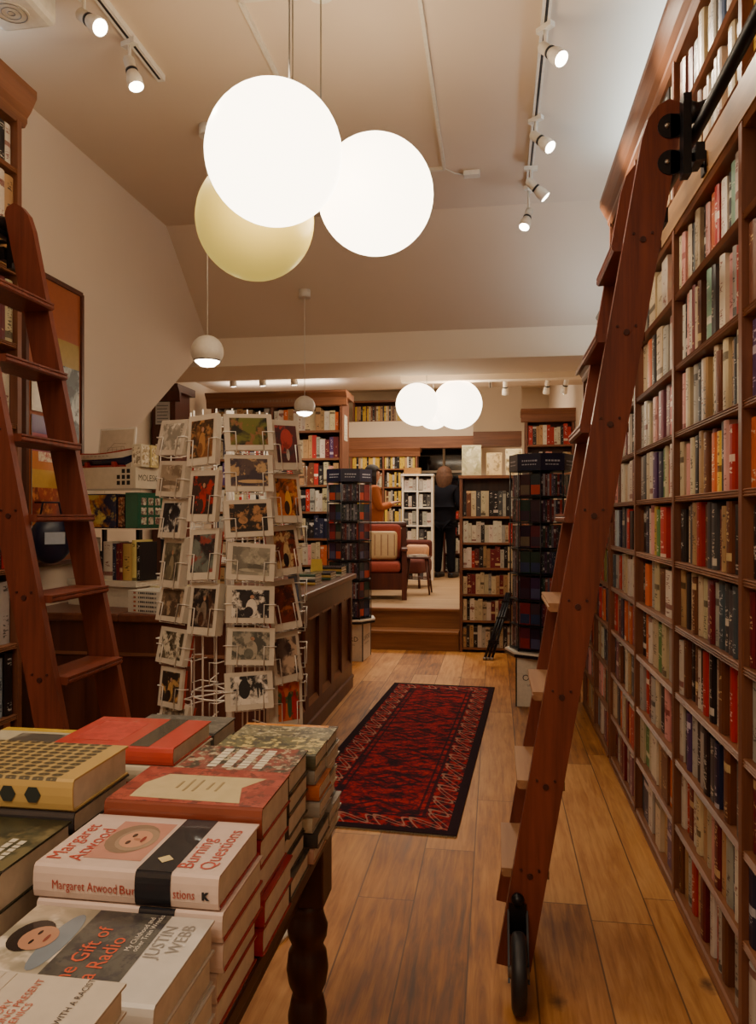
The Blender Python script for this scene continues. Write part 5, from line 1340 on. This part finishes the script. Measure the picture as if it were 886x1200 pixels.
# ------------------------------------------------------------------ spinner towers
def tower(label, x, y, rot, brot):
    t = thing('display_tower', label, 'display stand', (x, y, 0), rot); L = (0, 0, 0)
    H = 1.86; Rr = .235; n = 8; a0 = PI/8
    oct_ = lambda rr: [(rr*math.cos(a0+2*PI*k/n), rr*math.sin(a0+2*PI*k/n)) for k in range(n)]
    rb = Matrix.Rotation(brot-rot, 4, 'Z'); b = MB(); b.box(-.18, .18, -.18, .18, 0, .36, M['offwhite'], None, rb); b.build('base_box', t)
    b = MB(); 
    for sx in (-1, 1):
        for sy in (-1, 1): b.box(sx*.18-.005, sx*.18+.005, sy*.18-.005, sy*.18+.005, 0, .36, M['blackp'], None, rb)
    b.build('corner_strip', t)
    b = MB(); b.prism(oct_(.27), 'Z', .361, .385, M['blackp']); b.prism(oct_(.272), 'Z', .385, .40, M['white']); b.build('tray', t)
    b = MB(); b.prism(oct_(.09), 'Z', .4005, 1.74, M['blackp']); b.build('column', t)
    lv = [.42, .60, .79, .98, 1.17, 1.36, 1.55]
    for z in lv:
        b = MB(); b.prism(oct_(Rr), 'Z', z-.014, z-.006, M['blackp']); b.build('tier', t)
    b = MB(); b.prism(oct_(Rr+.004), 'Z', 1.735, H, M['navy']); b.build('header', t)
    for k in range(n):
        b = MB(); p = oct_(Rr-.006)[k]; b.tube([(p[0], p[1], .40), (p[0], p[1], 1.735)], .005, M['blackp'], seg=6); b.build('rod', t)
        am = a0+2*PI*(k+.5)/n; q = Rr*math.cos(PI/n)+.005
        T = Matrix.Rotation(am+PI/2, 4, 'Z') @ Matrix.Translation((0, -q, 0)) @ Matrix.Rotation(PI/2, 4, 'X')
        b = MB(); r = random.Random(k)
        for row, (z, hh_) in enumerate(((1.80, .012), (1.775, .008))):
            xx = -.055
            while xx < .05: w_ = r.uniform(.008, .02); b.face([T @ Vector(v) for v in ((xx, z, 0.0003), (xx+w_, z, .0003), (xx+w_, z+hh_, .0003), (xx, z+hh_, .0003))], M['paint'], hx('#b9bccb')); xx += w_+.006
        b.build('header_lettering', t)
        if k % 2 == 0:
            T2 = rb @ Matrix.Rotation(k*PI/4, 4, 'Z') @ Matrix.Translation((0, -.1808, .19)) @ Matrix.Rotation(PI/2, 4, 'X')
            text_mesh('OXFORD', .066, M['paint'], t, T2, 'base_lettering', hx('#2a2830'), 'CENTER')
            T2 = rb @ Matrix.Rotation(k*PI/4, 4, 'Z') @ Matrix.Translation((0, -.1808, .15)) @ Matrix.Rotation(PI/2, 4, 'X')
            text_mesh('UNIVERSITY PRESS', .025, M['paint'], t, T2, 'base_lettering', hx('#5a5860'), 'CENTER')
        # pocket-size books: covers out on even sides, spines on odd
        for zi, z in enumerate(lv):
            W = Matrix.Translation((x, y, 0)) @ Matrix.Rotation(rot, 4, 'Z') @ Matrix.Rotation(am+PI/2, 4, 'Z')
            rr = random.Random(k*31+zi+int(x*100))
            hb = .16
            dk = ['#2a1c30', '#3a1c28', '#24304a', '#5a2430', '#26323a', '#3c2a4a', '#7a2a2c', '#40303a', '#263a34']
            if k % 2 == 0:
                for s_ in (-1, 1):
                    c = hx(rr.choice(dk)); c2 = hx(rr.choice(['#8a2c2c', '#2f3a5a', '#b0402c', '#4a4a6a', '#3a2a3a', '#6a5a4a']))
                    Q = W @ Matrix.Translation((s_*.042-.04, -Rr*math.cos(PI/n)+.02, z))
                    STUFF.box(0, .08, 0, .03, 0, hb, M['gloss'], c, Q)
                    STUFF.face([Q @ Vector(v) for v in ((0.004, -.0006, .01), (.076, -.0006, .01), (.076, -.0006, hb*.5), (.004, -.0006, hb*.5))], M['gloss'], c2)
            else:
                q = -.08
                while q < .07:
                    th = rr.uniform(.012, .018); c = hx(rr.choice(dk+['#a03a30', '#8a8a92', '#5a5a6a']))
                    book_geo(STUFF, th, hb, .1, c, hx('#c8c4c0'), W @ Matrix.Translation((q+th/2, -Rr*math.cos(PI/n)+.02, z)) @ Matrix.Rotation(PI/2, 4, 'Z'), True); q += th+.001
    return t
tower('dark spinner tower of pocket books, left of the step, behind the counter', -1.43, 7.40, .25, math.radians(-3))
tower('dark spinner tower of pocket books behind the right-hand ladder', .345, 5.86, .32, math.radians(-3))
# folded easel leaning on the low bookcase
t = thing('folded_easel', 'folded black metal stand leaning against the low bookcase', 'easel', (.0, 7.5, 0)); b = MB()
e0, e1 = Vector((-.10, 7.45, .01)), Vector((.12, 7.83, .62))
for i, (dx_, dz) in enumerate(((0, 0), (.035, .0), (.07, -.0))):
    b = MB(); b.tube([e0+Vector((dx_, 0, 0)), e1+Vector((dx_*.6, 0, 0))], .013, M['black'], seg=8); b.build('leg', t, off=t.location)
    b = MB(); b.lathe([(.016, 0), (.016, .03)], M['steel'], None, 10, Matrix.Translation(e0+Vector((dx_, 0, -.009)))); b.build('foot', t, off=t.location)
for f in (.25, .6, .85):
    p = e0.lerp(e1, f); b = MB(); b.box(p.x-.02, p.x+.085, p.y-.012, p.y+.012, p.z-.02, p.z+.02, M['black']); b.build('clamp', t, off=t.location)

# ------------------------------------------------------------------ reading corner
def rbox(mb, x0, x1, y0, y1, z0, z1, m, bev, col=None, mat4=None):
    bm = bmesh.new(); bmesh.ops.create_cube(bm, size=1)
    for v in bm.verts: v.co = Vector(((x0+x1)/2+v.co.x*(x1-x0), (y0+y1)/2+v.co.y*(y1-y0), (z0+z1)/2+v.co.z*(z1-z0)))
    bmesh.ops.bevel(bm, geom=bm.edges[:], offset=bev, segments=4, profile=.5, affect='EDGES'); mb.from_bm(bm, m, col, mat4, True); bm.free()
t = thing('armchair', 'dark wooden armchair with red cushions on the landing', 'armchair', (-1.38, 9.25, .4005), .12)
for sx in (-1, 1):
    b = MB(); b.box(sx*.28-.03, sx*.28+.03, -.30, -.24, 0, .58, M['darkwood']); b.build('leg', t)
    b = MB(); b.box(sx*.28-.03, sx*.28+.03, .24, .30, 0, .86, M['darkwood'], None, None); b.build('leg', t)
    b = MB(); b.box(sx*.28-.04, sx*.28+.04, -.33, .24, .58, .62, M['darkwood'], None, None, .01); b.build('armrest', t)
    b = MB(); b.box(sx*.28-.012, sx*.28+.012, -.24, .24, .12, .578, M['darkwood']); b.build('side_panel', t)
b = MB(); b.box(-.25, .25, -.29, .29, .12, .32, M['darkwood']); b.build('seat_frame', t)
b = MB(); b.box(-.25, .25, .25, .29, .32, .84, M['darkwood']); b.box(-.31, .31, .235, .305, .86, .93, M['darkwood'], None, None, .02); b.build('back_frame', t)
b = MB(); rbox(b, -.24, .24, -.30, .24, .321, .45, M['cushion'], .05); b.build('seat_cushion', t)
b = MB(); rbox(b, -.24, .24, .10, .245, .452, .90, M['cushion'], .06); b.build('back_cushion', t)
t = thing('striped_pillow', 'beige striped pillow resting on the red armchair', 'pillow', (-1.38, 9.20, .862), .12)
b = MB(); rbox(b, -.2, .2, -.05, .05, 0, .36, M['paint'], .045, hx('#c2a272'), Matrix.Rotation(-.2, 4, 'X')); b.build('pillow_case', t)
b = MB()
for k in range(5): b.box(-.16+.08*k, -.15+.08*k, -.0515, -.0505, .05, .31, M['paint'], hx('#7a4a34'), Matrix.Rotation(-.2, 4, 'X'))
b.build('stripe', t)['kind'] = 'stuff'
def stool(label, x, y, w_, h, rz=0):
    t = thing('side_table', label, 'table', (x, y, .4005), rz, 'small dark wooden tables on the landing')
    b = MB(); b.box(-w_/2, w_/2, -w_/2, w_/2, h-.025, h, M['darkwood'], None, None, .005); b.build('tabletop', t)
    for sx in (-1, 1):
        for sy in (-1, 1):
            b = MB(); b.tube([(sx*(w_/2+.01), sy*(w_/2+.01), .0), (sx*(w_/2-.04), sy*(w_/2-.04), h-.026)], [.012, .016], M['darkwood'], seg=8); b.build('leg', t)
    b = MB()
    for s_ in (-1, 1): b.tube([(s_*(w_/2-.008), -(w_/2-.01), .18), (s_*(w_/2-.008), (w_/2-.01), .18)], .008, M['darkwood']); b.tube([(-(w_/2-.01), s_*(w_/2-.008), .2), ((w_/2-.01), s_*(w_/2-.008), .2)], .008, M['darkwood'])
    b.build('stretcher', t)
    return t
stool('small dark wooden table right of the red armchair', -.99, 9.80, .32, .48)
t = thing('magazine_pile', 'white magazines spread on the small table by the armchair', 'magazine', (-1.0, 9.80, .881), .3)
b = MB(); b.box(-.12, .12, -.09, .09, 0, .012, M['gloss'], hx('#d8d2c6')); b.build('cover', t)
b = MB(); b.box(-.10, .13, -.08, .10, .0125, .022, M['gloss'], hx('#c4bcae'), Matrix.Rotation(.4, 4, 'Z')); b.build('upper_cover', t)
# second chair with a peach cushion
t = thing('reading_chair', 'dark red upholstered low chair behind the small table', 'chair', (-1.19, 10.75, .4005), -.25)
for sx in (-1, 1):
    for sy in (-1, 1): b = MB(); b.tube([(sx*.22, sy*.22, 0), (sx*.2, sy*.2, .2)], .018, M['darkwood'], seg=8); b.build('leg', t)
b = MB(); rbox(b, -.25, .25, -.25, .25, .2, .4, M['coatr'], .05); b.build('seat', t)
b = MB(); rbox(b, -.25, .25, .17, .27, .401, .66, M['coatr'], .045); b.build('backrest', t)
t = thing('peach_cushion', 'round peach cushion on the low dark red chair', 'pillow', (-1.09, 10.70, .802), -.25)
b = MB(); rbox(b, -.17, .17, -.06, .06, 0, .2, M['peach'], .055, None, Matrix.Rotation(-.2, 4, 'X')); b.build('pillow_case', t)

# ------------------------------------------------------------------ people
def skinmesh(pts, edges, sub=2, root=0):
    me = bpy.data.meshes.new('s'); me.from_pydata([p[:3] for p in pts], edges, [])
    o = bpy.data.objects.new('s', me); C.objects.link(o)
    m1 = o.modifiers.new('sk', 'SKIN'); m1.use_smooth_shade = True
    if not me.skin_vertices: bpy.context.view_layer.objects.active = o
    lay = me.skin_vertices[0].data if me.skin_vertices else None
    if lay is None:
        bm = bmesh.new(); bm.from_mesh(me); bm.verts.layers.skin.verify(); bm.to_mesh(me); bm.free(); lay = me.skin_vertices[0].data
    for i, p in enumerate(pts):
        r_ = p[3]; lay[i].radius = r_ if isinstance(r_, tuple) else (r_, r_)
        lay[i].use_root = (i == root)
    m2 = o.modifiers.new('ss', 'SUBSURF'); m2.levels = sub; m2.render_levels = sub
    dg = bpy.context.evaluated_depsgraph_get(); dg.update()
    out = bpy.data.meshes.new_from_object(o.evaluated_get(dg))
    bpy.data.objects.remove(o); return out
def person(name, label, loc, rz, coat, hair, arms, coat_len, trousers, hair_len, hgt=1.74):
    """facing +y, feet at z=0"""
    k = hgt/1.74
    t = thing('person', label, 'person', loc, rz)
    def S(p): return (p[0]*k, p[1]*k, p[2]*k, p[3] if not isinstance(p[3], tuple) else p[3])
    # body: pelvis root
    pts = [(0, 0, .95, (.145, .10)), (0, 0, 1.12, (.13, .095)), (0, .0, 1.30, (.15, .10)), (0, -.01, 1.42, (.11, .08)), (0, .0, 1.49, (.052, .052)), (0, .02, 1.57, (.062, .07)), (0, .03, 1.64, (.075, .09)), (0, .025, 1.70, (.05, .06))]
    ed = [(i, i+1) for i in range(7)]
    for sx in (-1, 1):
        b0 = len(pts)
        pts += [(sx*.095, 0, .88, .085), (sx*.11, .01, .50, .056), (sx*.115, -.01, .28, .05), (sx*.12, -.02, .09, .036), (sx*.13, .07, .035, (.036, .03)), (sx*.135, .15, .025, (.034, .02))]
        ed += [(0, b0)]+[(b0+i, b0+i+1) for i in range(5)]
        b0 = len(pts); sh, el, wr, hd = arms
        pts += [(sx*sh[0], sh[1], sh[2], .06), (sx*el[0], el[1], el[2], .043), (sx*wr[0], wr[1], wr[2], .028)]
        ed += [(3, b0), (b0, b0+1), (b0+1, b0+2)]
        d = (Vector(wr)-Vector(el)).normalized()
        hw = Vector((sx*wr[0], wr[1], wr[2])); dd = Vector((sx*d.x, d.y, d.z))
        palm = hw+dd*.05; pi_ = len(pts); pts.append((*palm, (.032, .018))); ed.append((b0+2, pi_))
        side = dd.cross(Vector((0, 0, 1))).normalized()
        for f in range(4):
            o_ = side*(-.024+.016*f); l = (.07, .08, .076, .06)[f]
            a = palm+dd*.03+o_; c_ = palm+dd*(.03+l*.55)+o_+Vector((0, 0, -.01)); e = palm+dd*(.03+l*.9)+o_+Vector((0, 0, -.035))
            i0 = len(pts); pts += [(*a, .009), (*c_, .0085), (*e, .007)]; ed += [(pi_, i0), (i0, i0+1), (i0+1, i0+2)]
        a = palm+side*-.032; e = palm+side*-.045+dd*.035
        i0 = len(pts); pts += [(*a, .011), (*e, .009)]; ed += [(pi_, i0), (i0, i0+1)]
    me = skinmesh([S(p) for p in pts], ed)
    b = MB(); b.from_mesh(me, M['skin'])
    # face details as part of the same surface object
    b.sphere((0, .115*k, 1.625*k), .014*k, M['skin'], None, 8, 6, (.8, 1.3, 1.4))
    for sx in (-1, 1): b.sphere((sx*.03*k, .105*k, 1.65*k), .010*k, M['hairk'], None, 8, 6); b.sphere((sx*.08*k, .03*k, 1.635*k), .018*k, M['skin'], None, 8, 6, (.5, 1, 1.5))
    b.sphere((0, .107*k, 1.585*k), .014*k, M['cushion'], None, 8, 6, (1.3, .5, .5))
    b.build('body', t)
    # coat
    pts = [(0, 0, .96, (.19, .145)), (0, 0, 1.12, (.18, .14)), (0, -.005, 1.28, (.19, .14)), (0, -.012, 1.40, (.165, .12)), (0, -.005, 1.50, (.095, .085)), (0, 0, coat_len, (.20, .155))]
    ed = [(0, 1), (1, 2), (2, 3), (3, 4), (0, 5)]
    for sx in (-1, 1):
        b0 = len(pts); sh, el, wr, hd = arms
        pts += [(sx*sh[0], sh[1], sh[2], .078), (sx*el[0], el[1], el[2], .06), (sx*(el[0]*.12+wr[0]*.88), el[1]*.12+wr[1]*.88, el[2]*.12+wr[2]*.88, .045)]
        ed += [(3, b0), (b0, b0+1), (b0+1, b0+2)]
    me = skinmesh([S(p) for p in pts], ed); b = MB(); b.from_mesh(me, coat); b.build('coat', t)
    pts = [(0, 0, .93, (.16, .115))]; ed = []
    for sx in (-1, 1):
        b0 = len(pts); pts += [(sx*.095, 0, .84, .105), (sx*.11, .01, .50, .082), (sx*.115, -.005, .28, .074), (sx*.12, -.01, .07, .066)]
        ed += [(0, b0)]+[(b0+i, b0+i+1) for i in range(3)]
    me = skinmesh([S(p) for p in pts], ed); b = MB(); b.from_mesh(me, trousers); b.build('trousers', t)
    for sx in (-1, 1):
        b = MB(); rbox(b, (sx*.125-.05)*k, (sx*.125+.05)*k, -.075*k, .20*k, 0, .085*k, M['blackp'], .03); b.build('shoe', t)
    b = MB(); nr, ns = 16, 24; top = 1.66; rows = []
    for a in range(nr+1):
        ph = PI*a/nr; row = []
        for c_ in range(ns):
            th_ = 2*PI*c_/ns
            x = .122*math.sin(ph)*math.cos(th_); y = -.012+.118*math.sin(ph)*math.sin(th_); z = top+.12*math.cos(ph)
            if ph > PI/2:
                f = (ph-PI/2)/(PI/2); z = top-.02-(hair_len+.13)*f; kx = 1.12-.45*f*f
                x = .125*math.cos(th_)*kx; y = -.02+.10*math.sin(th_)*kx
            if z < 1.70 and y > .035: y = .035+.2*(y-.035)
            w_ = 1+.018*math.sin(5*th_+1.3)
            row.append((x*w_*k, y*w_*k, z*k))
        rows.append(row)
    for a in range(nr):
        for c_ in range(ns):
            d_ = (c_+1) % ns; b.face([rows[a+1][c_], rows[a+1][d_], rows[a][d_], rows[a][c_]], hair, None, None, True)
    b.build('hair', t)
    return t
arms_front = ((.19, 0, 1.40), (.26, .02, 1.13), (.12, .25, 1.10), 0)
arms_read = ((.18, 0, 1.40), (.22, .06, 1.14), (.09, .28, 1.22), 0)
q = ray(521, 675, 12.4)
person('p', 'person in black coat and trousers seen from behind, brown hair, before the window', (q[0], q[1], .4005), -.35, M['coatn'], M['hairb'], arms_front, .84, M['coatn'], .10, 1.78)
q = ray(437, 600, 10.5)
person('p', 'person with dark hair in a rust orange coat reading behind the armchair', (q[0], q[1], .4005), -PI/2+.3, M['coato'], M['hairk'], arms_read, .80, M['hairk'], .16, 1.68)

# everything smaller on the shelves, in one
o = STUFF.build('shelved_book'); tag(o, 'the many smaller books on the far shelves and spinner towers', 'book', None, 'stuff')

# ------------------------------------------------------------------ lights
def area(name, loc, rot, sx, sy, e, col):
    ld = bpy.data.lights.new(name, 'AREA'); ld.shape = 'RECTANGLE'; ld.size = sx; ld.size_y = sy; ld.energy = e; ld.color = col
    o = bpy.data.objects.new(name, ld); C.objects.link(o); o.location = loc; o.rotation_euler = rot; return o
# cool strip lights lying on top of the bookcases, washing the ceiling
area('case_top_strip', (.80, 3.6, 3.24), (PI, 0, 0), .12, 1.8, 9, (.62, .84, 1.0))
area('case_top_strip', (-2.18, 2.35, 3.24), (PI, 0, 0), .1, .9, 5, (.75, .9, 1.0))
area('case_top_strip', (.80, 5.2, 2.51), (PI, 0, 0), .12, .9, 4, (.7, .86, 1.0))
area('back_case_strip', (-2.3, 7.95, 2.72), (PI, 0, 0), 1.2, .15, 5, (1, .93, .82))
# added fill lights without fixtures, behind the viewer and in the back room
area('shop_fill_light', (-.9, -.6, 3.44), (0, 0, 0), 1.6, 1.0, 50, (1, .80, .56))
area('back_fill_light', (-1.2, 11.0, 3.66), (0, 0, 0), 1.6, 1.6, 90, (1, .82, .6))
area('back_fill_light', (-.9, 7.6, 2.83), (0, 0, 0), 1.2, .6, 14, (1, .84, .62))
w = bpy.data.worlds.new('World'); bpy.context.scene.world = w; w.use_nodes = True
w.node_tree.nodes['Background'].inputs[0].default_value = (1, .72, .66, 1); w.node_tree.nodes['Background'].inputs[1].default_value = .10

# ------------------------------------------------------------------ camera
cd = bpy.data.cameras.new('Camera'); cam = bpy.data.objects.new('Camera', cd); C.objects.link(cam)
cam.location = (0, 0, CAMH); cam.rotation_euler = (PI/2, 0, math.radians(8.75))
cd.sensor_fit = 'VERTICAL'; cd.sensor_height = 36.0; cd.lens = 890/1200*36
cd.shift_y = 5/1200
cd.clip_start = .05
sc = bpy.context.scene; sc.camera = cam
sc.view_settings.view_transform = 'AgX'
try: sc.view_settings.look = 'AgX - Base Contrast'
except Exception: pass
sc.view_settings.exposure = 0.5
